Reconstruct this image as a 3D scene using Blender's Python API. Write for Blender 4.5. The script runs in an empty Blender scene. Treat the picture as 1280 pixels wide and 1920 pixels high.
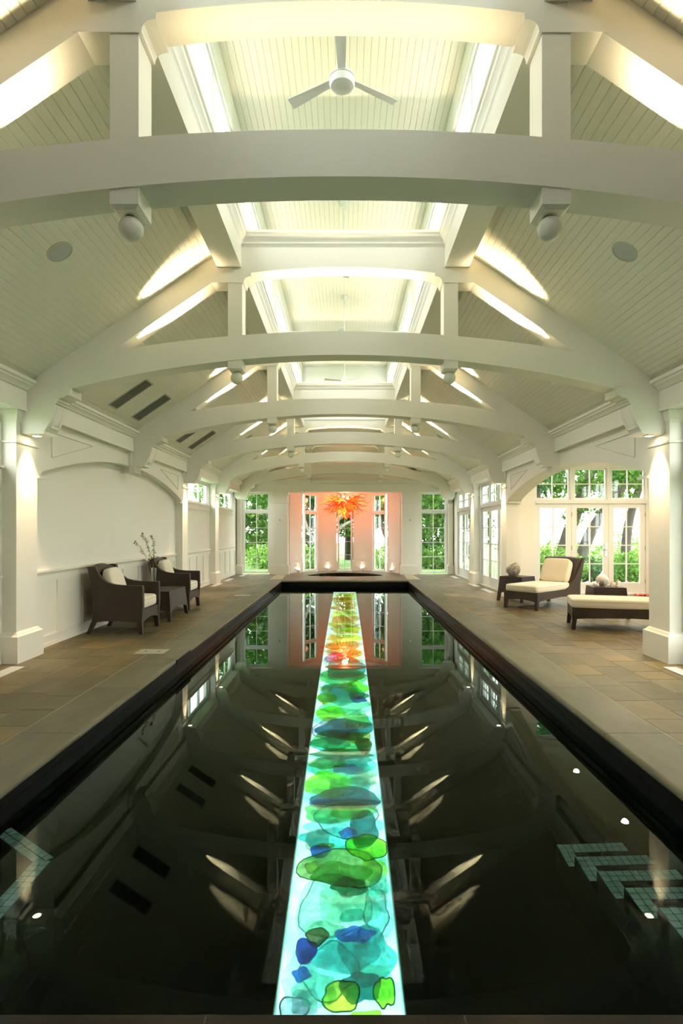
import bpy, bmesh, math, random
import numpy as np
from mathutils import Vector, Matrix

random.seed(7)
C = bpy.context.scene.collection
sc = bpy.context.scene

# ------------------------------------------------------------------ camera
F, CX, CY, H = 1060.0, 648.0, 998.0, 1.40      # focal length / vanishing point in px of the 1280x1920 frame
CAMX = 0.03
cam_d = bpy.data.cameras.new('camera'); cam = bpy.data.objects.new('camera', cam_d); C.objects.link(cam)
cam.location = (CAMX, 0, H); cam.rotation_euler = (math.pi / 2, 0, 0)
cam_d.sensor_fit = 'HORIZONTAL'; cam_d.sensor_width = 36.0; cam_d.lens = F / 1280 * 36
cam_d.shift_x = -(CX - 640) / 1280; cam_d.shift_y = (CY - 960) / 1280
cam_d.clip_start = 0.05; cam_d.clip_end = 300
sc.camera = cam

# ------------------------------------------------------------------ world and exposure
w = bpy.data.worlds.new('overcast_sky'); sc.world = w; w.use_nodes = True
bg = w.node_tree.nodes['Background']; bg.inputs[0].default_value = (0.97, 0.985, 0.98, 1); bg.inputs[1].default_value = 3.2
sc.view_settings.view_transform = 'Standard'; sc.view_settings.look = 'None'
sc.view_settings.exposure = 1.58; sc.view_settings.gamma = 1.0; sc.view_settings.use_curve_mapping = False
cy = sc.cycles
cy.max_bounces = 7; cy.diffuse_bounces = 3; cy.use_adaptive_sampling = True; cy.adaptive_threshold = .07; cy.adaptive_min_samples = 16; cy.glossy_bounces = 4; cy.transmission_bounces = 8
cy.transparent_max_bounces = 24; cy.sample_clamp_indirect = 6.0; cy.use_denoising = True

UP_W, DOWN_W, ALC_W, CHAND_W = 23.0, 70.0, 68.0, 9.0   # lamp powers (uplight strips, downlights, alcove, chandelier)

# ------------------------------------------------------------------ materials
M = {}
def nt(name):
    m = bpy.data.materials.new(name); m.use_nodes = True; t = m.node_tree
    b = t.nodes['Principled BSDF']; M[name] = m
    return m, t, b
def simple(name, col, rough=0.5, metal=0.0, spec=0.5, bump=0.0, bscale=40, var=0.0, vscale=3.0, emit=None, es=0):
    m, t, b = nt(name); N = t.nodes; L = t.links
    b.inputs['Base Color'].default_value = (*col, 1); b.inputs['Roughness'].default_value = rough
    b.inputs['Metallic'].default_value = metal; b.inputs['Specular IOR Level'].default_value = spec
    tc = None
    if var or bump:
        tc = N.new('ShaderNodeTexCoord')
    if var:
        n = N.new('ShaderNodeTexNoise'); n.inputs['Scale'].default_value = vscale; n.inputs['Detail'].default_value = 5
        L.new(tc.outputs['Object'], n.inputs['Vector'])
        r = N.new('ShaderNodeValToRGB'); r.color_ramp.elements[0].position = .3; r.color_ramp.elements[1].position = .7
        r.color_ramp.elements[0].color = (*[c * (1 - var) for c in col], 1); r.color_ramp.elements[1].color = (*[min(1, c * (1 + var)) for c in col], 1)
        L.new(n.outputs['Fac'], r.inputs['Fac']); L.new(r.outputs['Color'], b.inputs['Base Color'])
    if bump:
        n2 = N.new('ShaderNodeTexNoise'); n2.inputs['Scale'].default_value = bscale; n2.inputs['Detail'].default_value = 4
        L.new(tc.outputs['Object'], n2.inputs['Vector'])
        bp = N.new('ShaderNodeBump'); bp.inputs['Strength'].default_value = bump; bp.inputs['Distance'].default_value = .01
        L.new(n2.outputs['Fac'], bp.inputs['Height']); L.new(bp.outputs['Normal'], b.inputs['Normal'])
    if emit:
        b.inputs['Emission Color'].default_value = (*emit, 1); b.inputs['Emission Strength'].default_value = es
    return m
simple('paint', (.875, .845, .735), .42, var=.012, vscale=1.5)
simple('paint_board', (.85, .815, .685), .45, var=.02, vscale=2)
simple('paint_cool', (.86, .86, .82), .38)
simple('plaster', (.89, .855, .76), .6, bump=.05, bscale=120)
simple('groove', (.70, .67, .57), .8)
simple('mortar', (.46, .40, .27), .9, bump=.3, bscale=200)
simple('basin', (.0015, .004, .0042), .9, spec=0.0, var=.5, vscale=30)
simple('black_tile', (.008, .008, .009), .35, spec=.12, var=.4, vscale=12)
simple('white_tile', (.86, .90, .88), .25)
simple('tile_grout', (.03, .05, .055), .8)
simple('metal_white', (.72, .73, .70), .3)
simple('fan_white', (.74, .75, .71), .35)
simple('vent_dark', (.06, .06, .05), .7)
simple('vent_frame', (.55, .54, .46), .5)
simple('vent_slat', (.30, .29, .25), .6)
simple('grille_grey', (.50, .52, .51), .7)
simple('lid_stone', (.42, .40, .33), .6)
simple('brass', (.45, .34, .18), .3, metal=1)
simple('chrome', (.6, .6, .6), .2, metal=1)
simple('cushion', (.84, .77, .62), .85, bump=.15, bscale=250)
simple('pillow', (.82, .70, .50), .8, bump=.15, bscale=250)
simple('piping', (.70, .58, .38), .8)
simple('stone_ball', (.36, .33, .27), .85, bump=.9, bscale=28, var=.45, vscale=14)
simple('shell', (.72, .68, .60), .35, bump=.25, bscale=40, var=.25, vscale=16)
simple('shell_tan', (.66, .52, .36), .5, var=.3, vscale=20)
simple('shell_dark', (.16, .12, .10), .6, var=.4, vscale=20)
simple('petal', (.88, .85, .68), .6)
simple('bud', (.35, .33, .08), .6)
simple('stem_green', (.20, .20, .07), .6)
simple('towel', (.62, .10, .06), .9, bump=.5, bscale=90)
simple('bark', (.045, .038, .03), .9, bump=.9, bscale=18, var=.4, vscale=7)
simple('bark_pale', (.20, .20, .17), .9, bump=.6, bscale=18, var=.3, vscale=7)
simple('birch', (.75, .75, .70), .8, bump=.4, bscale=20, var=.25, vscale=9)
simple('lawn', (.10, .20, .04), .95, bump=.8, bscale=60, var=.35, vscale=2)
simple('patio', (.42, .42, .38), .9, var=.1)
simple('lamp_blue', (.30, .50, .58), .4)
simple('flower_violet', (.28, .14, .55), .7)
simple('flower_white', (.85, .82, .75), .7)
simple('flower_yellow', (.85, .70, .12), .7)
simple('flower_pink', (.75, .16, .25), .7)
simple('back_wall_dark', (.11, .075, .045), .5, var=.3, vscale=4)  # dark tone invented for the unseen back wall, to cut bounce light
simple('soil', (.05, .035, .025), .95)
simple('lens', (.9, .8, .6), .4, emit=(1, .86, .62), es=14)
simple('lamp_strip', (.9, .85, .7), .4, emit=(1, .90, .70), es=3)

def stone(name, cols, rough, island=True, scale=2.2):
    m, t, b = nt(name); N = t.nodes; L = t.links
    tc = N.new('ShaderNodeTexCoord'); geo = N.new('ShaderNodeNewGeometry')
    oi = N.new('ShaderNodeObjectInfo')
    add = N.new('ShaderNodeMath'); add.operation = 'ADD'
    L.new(oi.outputs['Random'], add.inputs[0]); L.new(geo.outputs['Random Per Island'], add.inputs[1])
    fr = N.new('ShaderNodeMath'); fr.operation = 'FRACT'; L.new(add.outputs[0], fr.inputs[0])
    r = N.new('ShaderNodeValToRGB'); e = r.color_ramp.elements
    e[0].position = 0; e[0].color = (*cols[0], 1); e[1].position = 1; e[1].color = (*cols[-1], 1)
    for i, c in enumerate(cols[1:-1]):
        k = e.new((i + 1) / (len(cols) - 1)); k.color = (*c, 1)
    L.new(fr.outputs[0], r.inputs['Fac'])
    n = N.new('ShaderNodeTexNoise'); n.inputs['Scale'].default_value = scale; n.inputs['Detail'].default_value = 8; n.inputs['Roughness'].default_value = .65
    mp = N.new('ShaderNodeMapping'); mp.inputs['Scale'].default_value = (1.0, .45, 1.0)
    L.new(geo.outputs['Position'], mp.inputs['Vector']); L.new(mp.outputs['Vector'], n.inputs['Vector'])
    r2 = N.new('ShaderNodeValToRGB'); r2.color_ramp.elements[0].position = .3; r2.color_ramp.elements[1].position = .72
    r2.color_ramp.elements[0].color = (.62, .60, .56, 1); r2.color_ramp.elements[1].color = (1.25, 1.2, 1.1, 1)
    L.new(n.outputs['Fac'], r2.inputs['Fac'])
    mx = N.new('ShaderNodeMix'); mx.data_type = 'RGBA'; mx.blend_type = 'MULTIPLY'; mx.inputs['Factor'].default_value = 1
    L.new(r.outputs['Color'], mx.inputs['A']); L.new(r2.outputs['Color'], mx.inputs['B']); L.new(mx.outputs['Result'], b.inputs['Base Color'])
    b.inputs['Roughness'].default_value = rough
    n3 = N.new('ShaderNodeTexNoise'); n3.inputs['Scale'].default_value = 14; n3.inputs['Detail'].default_value = 8
    L.new(mp.outputs['Vector'], n3.inputs['Vector'])
    bp = N.new('ShaderNodeBump'); bp.inputs['Strength'].default_value = .25; bp.inputs['Distance'].default_value = .01
    L.new(n3.outputs['Fac'], bp.inputs['Height']); L.new(bp.outputs['Normal'], b.inputs['Normal'])
stone('slate', [(.130, .108, .048), (.195, .138, .050), (.108, .098, .050), (.20, .147, .060), (.155, .138, .078), (.115, .087, .038), (.168, .145, .072)], .5)
stone('coping_stone', [(.148, .136, .084), (.158, .147, .094), (.138, .130, .082)], .52, scale=1.6)
stone('granite_dark', [(.010, .008, .0075), (.016, .012, .011)], .35, scale=6)
M['granite_dark'].node_tree.nodes['Principled BSDF'].inputs['Specular IOR Level'].default_value = .15

def wicker():
    m, t, b = nt('wicker'); N = t.nodes; L = t.links
    tc = N.new('ShaderNodeTexCoord')
    ch = N.new('ShaderNodeTexChecker'); ch.inputs['Scale'].default_value = 110
    ch.inputs['Color1'].default_value = (.052, .031, .019, 1); ch.inputs['Color2'].default_value = (.028, .017, .0105, 1)
    L.new(tc.outputs['Object'], ch.inputs['Vector']); L.new(ch.outputs['Color'], b.inputs['Base Color'])
    bp = N.new('ShaderNodeBump'); bp.inputs['Strength'].default_value = .5; bp.inputs['Distance'].default_value = .004
    L.new(ch.outputs['Fac'], bp.inputs['Height']); L.new(bp.outputs['Normal'], b.inputs['Normal'])
    b.inputs['Roughness'].default_value = .48
wicker()

def pane_mat(name, tint, gl=.05):
    m = bpy.data.materials.new(name); m.use_nodes = True; t = m.node_tree; N = t.nodes; L = t.links; N.clear(); M[name] = m
    o = N.new('ShaderNodeOutputMaterial'); tr = N.new('ShaderNodeBsdfTransparent'); tr.inputs[0].default_value = (*tint, 1)
    g = N.new('ShaderNodeBsdfGlossy'); g.inputs['Roughness'].default_value = .02; g.inputs['Color'].default_value = (1, 1, 1, 1)
    mix = N.new('ShaderNodeMixShader'); mix.inputs[0].default_value = gl
    L.new(tr.outputs[0], mix.inputs[1]); L.new(g.outputs[0], mix.inputs[2]); L.new(mix.outputs[0], o.inputs[0])
pane_mat('window_glass', (.97, .99, .98), .04)
pane_mat('vase_glass', (.92, .93, .90), .12)
pane_mat('cover_glass', (.975, .99, .985), .01)

def water_mat():
    m = bpy.data.materials.new('water'); m.use_nodes = True; t = m.node_tree; N = t.nodes; L = t.links; N.clear(); M['water'] = m
    o = N.new('ShaderNodeOutputMaterial'); fr = N.new('ShaderNodeFresnel'); fr.inputs['IOR'].default_value = 1.27; g = N.new('ShaderNodeMixShader')
    rf = N.new('ShaderNodeBsdfRefraction'); rf.inputs['IOR'].default_value = 1.333; rf.inputs['Roughness'].default_value = 0; rf.inputs['Color'].default_value = (.46, .62, .60, 1)
    gl = N.new('ShaderNodeBsdfGlossy'); gl.inputs['Roughness'].default_value = 0; gl.inputs['Color'].default_value = (.82, .95, .92, 1)
    L.new(fr.outputs[0], g.inputs[0]); L.new(rf.outputs[0], g.inputs[1]); L.new(gl.outputs[0], g.inputs[2])
    geo = N.new('ShaderNodeNewGeometry')
    n = N.new('ShaderNodeTexNoise'); n.inputs['Scale'].default_value = 1.3; n.inputs['Detail'].default_value = 2
    L.new(geo.outputs['Position'], n.inputs['Vector'])
    bp = N.new('ShaderNodeBump'); bp.inputs['Strength'].default_value = .003; bp.inputs['Distance'].default_value = .01
    L.new(n.outputs['Fac'], bp.inputs['Height']); [L.new(bp.outputs['Normal'], q.inputs['Normal']) for q in (rf, gl)]
    L.new(g.outputs[0], o.inputs[0])
water_mat()

def leaf_mat(name, c0, c1):
    m = bpy.data.materials.new(name); m.use_nodes = True; t = m.node_tree; N = t.nodes; L = t.links; N.clear(); M[name] = m
    o = N.new('ShaderNodeOutputMaterial'); d = N.new('ShaderNodeBsdfDiffuse'); tr = N.new('ShaderNodeBsdfTranslucent')
    geo = N.new('ShaderNodeNewGeometry'); r = N.new('ShaderNodeValToRGB')
    r.color_ramp.elements[0].color = (*c0, 1); r.color_ramp.elements[1].color = (*c1, 1)
    L.new(geo.outputs['Random Per Island'], r.inputs['Fac'])
    mix = N.new('ShaderNodeMixShader'); mix.inputs[0].default_value = .45
    L.new(r.outputs['Color'], d.inputs[0]); L.new(r.outputs['Color'], tr.inputs[0])
    L.new(d.outputs[0], mix.inputs[1]); L.new(tr.outputs[0], mix.inputs[2]); L.new(mix.outputs[0], o.inputs[0])
leaf_mat('leaf_mid', (.03, .10, .02), (.14, .30, .05))
leaf_mat('leaf_dark', (.018, .065, .025), (.07, .17, .05))
leaf_mat('leaf_light', (.08, .22, .03), (.28, .46, .10))

def glass_col(name, col, k=.25, gl=.06):
    """coloured art glass: tinted see-through with a little body colour and gloss"""
    m = bpy.data.materials.new(name); m.use_nodes = True; t = m.node_tree; N = t.nodes; L = t.links; N.clear(); M[name] = m
    o = N.new('ShaderNodeOutputMaterial'); tr = N.new('ShaderNodeBsdfTransparent'); ts = N.new('ShaderNodeBsdfTranslucent')
    geo = N.new('ShaderNodeNewGeometry'); n = N.new('ShaderNodeTexNoise'); n.inputs['Scale'].default_value = 16; n.inputs['Detail'].default_value = 8; n.inputs['Distortion'].default_value = 1.2
    L.new(geo.outputs['Position'], n.inputs['Vector'])
    r = N.new('ShaderNodeValToRGB'); r.color_ramp.elements[0].position = .32; r.color_ramp.elements[1].position = .68
    r.color_ramp.elements[0].color = (*[c * .72 for c in col], 1); r.color_ramp.elements[1].color = (*[min(1, c * 1.2) for c in col], 1)
    L.new(n.outputs['Fac'], r.inputs['Fac'])
    L.new(r.outputs[0], tr.inputs[0]); L.new(r.outputs[0], ts.inputs[0])
    mix = N.new('ShaderNodeMixShader'); mix.inputs[0].default_value = k
    L.new(tr.outputs[0], mix.inputs[1]); L.new(ts.outputs[0], mix.inputs[2])
    L.new(mix.outputs[0], o.inputs[0])
for nm, c in dict(celadon=(.62, .80, .62), clearaqua=(.66, .92, .88), aqua=(.38, .78, .76), teal=(.10, .52, .50), dteal=(.03, .24, .25), navy=(.02, .06, .34),
                  blue=(.04, .16, .62), lime=(.50, .88, .06), green=(.18, .55, .18), dgreen=(.05, .24, .12), olive=(.38, .46, .16), umber=(.22, .17, .08),
                  gold=(.92, .62, .08), amber=(.78, .48, .14), mauve=(.60, .40, .55), lilac=(.62, .58, .66), grey=(.45, .52, .55), sea=(.45, .80, .62),
                  peach=(1.0, .72, .46), orange=(1.0, .48, .16), magenta=(.72, .18, .50), yellow=(.98, .88, .20), brownpink=(.62, .50, .42), rim=(.30, .42, .36)).items():
    glass_col('glass_' + nm, c)

def lit_glass(name, col, e):
    m, t, b = nt(name)
    b.inputs['Base Color'].default_value = (*col, 1); b.inputs['Roughness'].default_value = .12
    b.inputs['Emission Color'].default_value = (*col, 1); b.inputs['Emission Strength'].default_value = e
lit_glass('tendril_red', (.90, .03, .01), .42); lit_glass('tendril_orange', (1, .12, .01), .5); lit_glass('tendril_yellow', (1, .42, .04), .55)
simple('bulb', (1, .9, .7), .4, emit=(1, .80, .45), es=5)

def strip_panel():
    m = bpy.data.materials.new('light_panel'); m.use_nodes = True; t = m.node_tree; N = t.nodes; L = t.links; N.clear(); M['light_panel'] = m
    o = N.new('ShaderNodeOutputMaterial'); e = N.new('ShaderNodeEmission'); e.inputs['Strength'].default_value = 1.5
    geo = N.new('ShaderNodeNewGeometry'); n = N.new('ShaderNodeTexNoise'); n.inputs['Scale'].default_value = 2.5; n.inputs['Detail'].default_value = 4
    L.new(geo.outputs['Position'], n.inputs['Vector'])
    r = N.new('ShaderNodeValToRGB'); r.color_ramp.elements[0].position = .3; r.color_ramp.elements[1].position = .65
    r.color_ramp.elements[0].color = (.07, .40, .36, 1); r.color_ramp.elements[1].color = (.60, .95, .86, 1)
    L.new(n.outputs['Fac'], r.inputs['Fac']); L.new(r.outputs[0], e.inputs[0]); L.new(e.outputs[0], o.inputs[0])
strip_panel()

# ------------------------------------------------------------------ mesh helpers
class MB:
    def __init__(s): s.v = []; s.f = []
    def add(s, vs, fs):
        n = len(s.v); s.v += [tuple(p) for p in vs]; s.f += [tuple(i + n for i in f) for f in fs]; return s
    def box(s, x0, x1, y0, y1, z0, z1):
        return s.add([(x0, y0, z0), (x1, y0, z0), (x1, y1, z0), (x0, y1, z0), (x0, y0, z1), (x1, y0, z1), (x1, y1, z1), (x0, y1, z1)],
                     [(0, 3, 2, 1), (4, 5, 6, 7), (0, 1, 5, 4), (1, 2, 6, 5), (2, 3, 7, 6), (3, 0, 4, 7)])
    def prism(s, poly, a, b, ax):
        n = len(poly)
        def P(p, t):
            return (p[0], t, p[1]) if ax == 'y' else ((t, p[0], p[1]) if ax == 'x' else (p[0], p[1], t))
        vs = [P(p, a) for p in poly] + [P(p, b) for p in poly]
        fs = [tuple(range(n)), tuple(range(2 * n - 1, n - 1, -1))] + [(i, (i + 1) % n, n + (i + 1) % n, n + i) for i in range(n)]
        return s.add(vs, fs)
    def tube(s, pts, r, n=8, cap=True):
        pts = [Vector(p) for p in pts]; R = r if hasattr(r, '__len__') else [r] * len(pts); rings = []; up = None
        for i, p in enumerate(pts):
            d = (pts[min(i + 1, len(pts) - 1)] - pts[max(i - 1, 0)]).normalized()
            if up is None: up = Vector((0, 0, 1)) if abs(d.z) < .9 else Vector((1, 0, 0))
            a = d.cross(up).normalized(); b = a.cross(d).normalized(); up = b
            rings.append([p + (a * math.cos(t) + b * math.sin(t)) * R[i] for t in [2 * math.pi * k / n for k in range(n)]])
        vs = [q for ring in rings for q in ring]
        fs = [(i * n + k, i * n + (k + 1) % n, (i + 1) * n + (k + 1) % n, (i + 1) * n + k) for i in range(len(pts) - 1) for k in range(n)]
        if cap: fs += [tuple(range(n - 1, -1, -1)), tuple(range((len(pts) - 1) * n, len(pts) * n))]
        return s.add(vs, fs)
    def lathe(s, prof, n=24, c=(0, 0, 0)):
        vs = []; fs = []
        for r, z in prof:
            vs += [(c[0] + r * math.cos(2 * math.pi * k / n), c[1] + r * math.sin(2 * math.pi * k / n), c[2] + z) for k in range(n)]
        for i in range(len(prof) - 1):
            fs += [(i * n + k, i * n + (k + 1) % n, (i + 1) * n + (k + 1) % n, (i + 1) * n + k) for k in range(n)]
        fs += [tuple(range(n - 1, -1, -1)), tuple(range((len(prof) - 1) * n, len(prof) * n))]
        return s.add(vs, fs)
    def cushion(s, c, h, e=.35, n=10, m=20, rot=None):
        sg = lambda q, p: math.copysign(abs(q) ** p, q); vs = []; fs = []
        for i in range(n + 1):
            th = -math.pi / 2 + math.pi * i / n
            for k in range(m):
                ph = 2 * math.pi * k / m
                p = Vector((h[0] * sg(math.cos(th), e) * sg(math.cos(ph), e), h[1] * sg(math.cos(th), e) * sg(math.sin(ph), e), h[2] * sg(math.sin(th), e * 1.6)))
                if rot: p = rot @ p
                vs.append(p + Vector(c))
        for i in range(n):
            fs += [(i * m + k, i * m + (k + 1) % m, (i + 1) * m + (k + 1) % m, (i + 1) * m + k) for k in range(m)]
        return s.add(vs, fs)
    def sphere(s, c, r, n=10, m=16):
        R = r if hasattr(r, '__len__') else (r, r, r)
        return s.cushion(c, R, e=1.0 / 1.0, n=n, m=m) if False else s._sph(c, R, n, m)
    def _sph(s, c, R, n, m):
        vs = []; fs = []
        for i in range(n + 1):
            th = -math.pi / 2 + math.pi * i / n
            for k in range(m):
                ph = 2 * math.pi * k / m
                vs.append((c[0] + R[0] * math.cos(th) * math.cos(ph), c[1] + R[1] * math.cos(th) * math.sin(ph), c[2] + R[2] * math.sin(th)))
        for i in range(n):
            fs += [(i * m + k, i * m + (k + 1) % m, (i + 1) * m + (k + 1) % m, (i + 1) * m + k) for k in range(m)]
        return s.add(vs, fs)
    def mesh(s, name, mat, smooth=None, weld=True):
        me = bpy.data.meshes.new(name); me.from_pydata(s.v, [], s.f)
        bm = bmesh.new(); bm.from_mesh(me)
        if weld: bmesh.ops.remove_doubles(bm, verts=bm.verts, dist=1e-5)
        bmesh.ops.recalc_face_normals(bm, faces=bm.faces); bm.to_mesh(me); bm.free()
        if smooth is not None:
            me.shade_smooth(); me.set_sharp_from_angle(angle=math.radians(smooth))
        me.materials.append(M[mat] if isinstance(mat, str) else mat)
        return me
    def build(s, name, mat, parent=None, smooth=None, loc=None, weld=True):
        return link(name, s.mesh(name, mat, smooth, weld), parent, loc)
def link(name, me, parent=None, loc=None, rz=0):
    o = bpy.data.objects.new(name, me); C.objects.link(o)
    if parent: o.parent = parent
    if loc: o.location = loc
    if rz: o.rotation_euler = (0, 0, rz)
    return o
def tag(o, label, cat, group=None):
    o['label'] = label; o['category'] = cat
    if group: o['group'] = group
    return o
def thing(name, label, cat, loc=(0, 0, 0), rz=0, group=None):
    o = link(name, None, None, loc, rz); return tag(o, label, cat, group)
def struct(o): o['kind'] = 'structure'; return o
def sroot(name, loc=(0, 0, 0), rz=0): return struct(link(name, None, None, loc, rz))
def copy_tree(o, parent=None):
    c = o.copy(); C.objects.link(c); c.parent = parent
    for ch in list(o.children): copy_tree(ch, c)
    return c
def lamp(name, kind, loc, power, col, parent=None, **kw):
    d = bpy.data.lights.new(name, kind); d.energy = power; d.color = col
    rot = kw.pop('rot', None)
    for k, v in kw.items(): setattr(d, k, v)
    o = link(name, d, parent, loc)
    if rot: o.rotation_euler = rot
    return o
def arc(x0, x1, z0, R, n=24):
    """points of z = z0 - x^2/2R"""
    return [(x0 + (x1 - x0) * i / n, z0 - (x0 + (x1 - x0) * i / n) ** 2 / (2 * R)) for i in range(n + 1)]
def px_floor(u, v, z=0.0):
    Y = F * (H - z) / (v - CY); return CAMX + (u - CX) * Y / F, Y

TF = lambda k: 3.065 + 3.08 * (k - 1)       # front face of truss k
TT = 0.2225                                 # truss thickness
TC = lambda k: TF(k) + TT / 2
WX, FX = 3.65, 3.42                         # wall plane, frieze plane
YB, YE = -3.0, 19.0                         # back wall, end wall
WZ = -0.19                                  # water level
roof = lambda x: 5.36 - .68 * abs(x)
PXW, PY0, PY1 = 1.83, 1.64, 16.38           # pool half width and ends

# ================================================================== SETTING
# ---- decks (base slabs with recessed joints), tiles as children
floor = MB()
floor.box(-WX, -1.87, YB, YE, -.30, -.0025); floor.box(1.87, WX, YB, YE, -.30, -.0025)
floor.box(WX, 7.30, 6.0, 12.85, -.30, -.0025); floor.box(-1.87, 1.87, YB, 1.60, -.30, -.0025)
floor_o = struct(floor.build('floor', 'mortar', weld=False))
tiles = []
def rows(xs, y0, y1, sgn, seed):
    rr = random.Random(seed)
    for i in range(len(xs) - 1):
        y = y0
        while y < y1 - .02:
            l = rr.choice([.30, .38, .46, .46, .54, .62]); ye = min(y + l, y1)
            if y1 - ye < .15: ye = y1
            a, b = sorted((sgn * xs[i], sgn * xs[i + 1])); tiles.append((a + .004, b - .004, y + .004, ye - .004)); y = ye
xs_main = [2.256, 2.575, 2.89, 3.21, 3.525, 3.65]
rows(xs_main, YB + .02, YE - .02, -1, 3); rows(xs_main, YB + .02, YE - .02, 1, 5)
rows([3.65, 3.84, 4.16, 4.48, 4.80, 5.12, 5.44, 5.76, 6.08, 6.40, 6.72, 7.04, 7.28], 6.02, 12.82, 1, 9)
rows([1.83 * 0 + x for x in (-1.86, -1.24, -.62, 0, .62, 1.24, 1.86)], YB + .02, 1.18, 1, 11)
def vis(t):
    xm, ym = (t[0] + t[1]) / 2, t[3]
    if ym < 1.5: return 0
    u = CX + F * (xm - CAMX) / ym; v = CY + F * H / ym
    if not (-60 < u < 1340) or v > 1950: return 0
    if xm > 3.65 and u > 1225: return 0
    return (t[3] - t[2]) / ym ** 2
tiles.sort(key=vis, reverse=True)
rr = random.Random(2)
for t in tiles[:290]:
    z = rr.uniform(-.0012, .0008)
    MB().box(t[0], t[1], t[2], t[3], -.012, z).build('tile', 'slate', floor_o)
rest = MB()
for t in tiles[290:]: rest.box(t[0], t[1], t[2], t[3], -.012, rr.uniform(-.0012, .0008))
o = rest.build('tile_field', 'slate', floor_o, weld=False); o['kind'] = 'stuff'

# far deck with the D-shaped spa opening
SPA_F = [(1.22 * math.cos(a), 18.19 + 1.49 * math.sin(a)) for a in [math.pi * i / 24 for i in range(25)]]
SPA_N = [(-1.22 + 2.44 * i / 16, 18.19 - .27 * (1 - (-1 + 2 * i / 16) ** 2)) for i in range(1, 16)]
SPA = SPA_F + SPA_N
APSE_OUT = [(-1.87, 16.80), (1.87, 16.80), (1.95, 19.1), (1.95, 19.3), (1.55, 20.0), (1.05, 20.5), (.35, 20.85), (-.35, 20.85), (-1.05, 20.5), (-1.55, 20.0), (-1.95, 19.3), (-1.95, 19.1)]
bm = bmesh.new(); ed = []
for loop in (APSE_OUT, SPA):
    vs = [bm.verts.new((p[0], p[1], 0)) for p in loop]
    ed += [bm.edges.new((vs[i], vs[(i + 1) % len(vs)])) for i in range(len(vs))]
bmesh.ops.triangle_fill(bm, use_beauty=True, use_dissolve=False, edges=ed)
ext = bmesh.ops.extrude_face_region(bm, geom=bm.faces[:]); bmesh.ops.translate(bm, vec=(0, 0, -.12), verts=[g for g in ext['geom'] if isinstance(g, bmesh.types.BMVert)])
bmesh.ops.recalc_face_normals(bm, faces=bm.faces)
me = bpy.data.meshes.new('spa_deck'); bm.to_mesh(me); bm.free(); me.materials.append(M['coping_stone'])
struct(link('floor_end', me))
spa = MB(); n = len(SPA); ins = [(p[0] * 1.0, p[1]) for p in SPA]
spa.add([(p[0], p[1], -.02) for p in ins] + [(p[0], p[1], -.8) for p in ins], [(i, (i + 1) % n, n + (i + 1) % n, n + i) for i in range(n)] + [tuple(range(2 * n - 1, n - 1, -1))])
t_ = tag(spa.build('spa_basin', 'black_tile'), 'dark D-shaped spa basin sunk in the stone at the far end of the pool', 'spa')
MB().prism([(p[0] * .995, 18.6 + (p[1] - 18.6) * .995) for p in SPA], -.20, -.19, 'z').build('spa_water', 'black_tile', t_)

# ---- pool: basin, coping, water
bs = MB()
SX = .325
bs.box(-1.95, -SX, PY0 - .1, PY1 + .1, -1.62, -1.46); bs.box(SX, 1.95, PY0 - .1, PY1 + .1, -1.62, -1.46)
bs.box(-SX, SX, PY0 - .1, PY1 + .1, -1.70, -1.60)
for s in (-1, 1): bs.box(*sorted((s * 1.85, s * 1.95)), PY0 - .1, PY1 + .1, -1.46, -.22)
bs.box(-1.85, 1.85, PY0 - .1, PY0 + .02, -1.46, -.22); bs.box(-1.85, 1.85, PY1 + .02, PY1 + .1, -1.46, -.22)
basin = bs.build('pool_basin', 'basin', weld=False); struct(basin)
bd = MB()
for s in (-1, 1):
    bd.box(*sorted((s * 1.85, s * 1.88)), PY0, PY1 + .02, -.24, -.112); bd.box(*sorted((s * 1.842, s * 1.88)), PY0, PY1 + .02, -.102, -.05); bd.box(*sorted((s * 1.857, s * 1.88)), PY0, PY1 + .02, -.115, -.10)
bd.box(-1.85, 1.85, PY1 + .02, PY1 + .05, -.24, -.112); bd.box(-1.85, 1.85, PY1 + .012, PY1 + .05, -.102, -.05); bd.box(-1.85, 1.85, PY1 + .028, PY1 + .05, -.115, -.10)
bd.box(-1.85, 1.85, PY0 - .02, PY0 + .02, -.24, -.05)
bd.build('waterline_band', 'black_tile', basin, weld=False)
MB().add([(-1.86, PY0 - .01, WZ), (1.86, PY0 - .01, WZ), (1.86, PY1 + .03, WZ), (-1.86, PY1 + .03, WZ)], [(0, 1, 2, 3)]).build('pool_water', 'water')
tag(bpy.data.objects['pool_water'], 'still dark water filling the long lap pool, mirroring the ceiling', 'water')
prof = [(1.845, -.05), (1.832, -.040), (1.828, -.026), (1.832, -.012), (1.845, -.002), (1.862, 0), (2.248, 0), (2.248, -.05)]
cop = sroot('trim_coping')
y = PY0; rr = random.Random(4)
while y < PY1 + .4:
    ye = min(y + 1.15, PY1 + .42)
    if PY1 + .42 - ye < .5: ye = PY1 + .42
    for s in (-1, 1):
        # at the far end the stones are mitred by simply running past the end coping
        MB().prism([(s * p[0], p[1]) for p in prof], y + .002, ye - .002, 'y').build('coping_stone', 'coping_stone', cop, smooth=40)
    y = ye
x = -1.87
while x < 1.86:
    xe = min(x + 1.2467, 1.87)
    MB().prism([(PY1 + p[0] - 1.83, p[1]) for p in prof], x + .002, xe - .002, 'x').build('coping_stone', 'coping_stone', cop, smooth=40); x = xe
x = -1.87
while x < 1.86:
    xe = min(x + .748, 1.87)
    MB().box(x + .001, xe - .001, 1.19, PY0, -.05, .0).build('edge_slab', 'granite_dark', cop); x = xe
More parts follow.
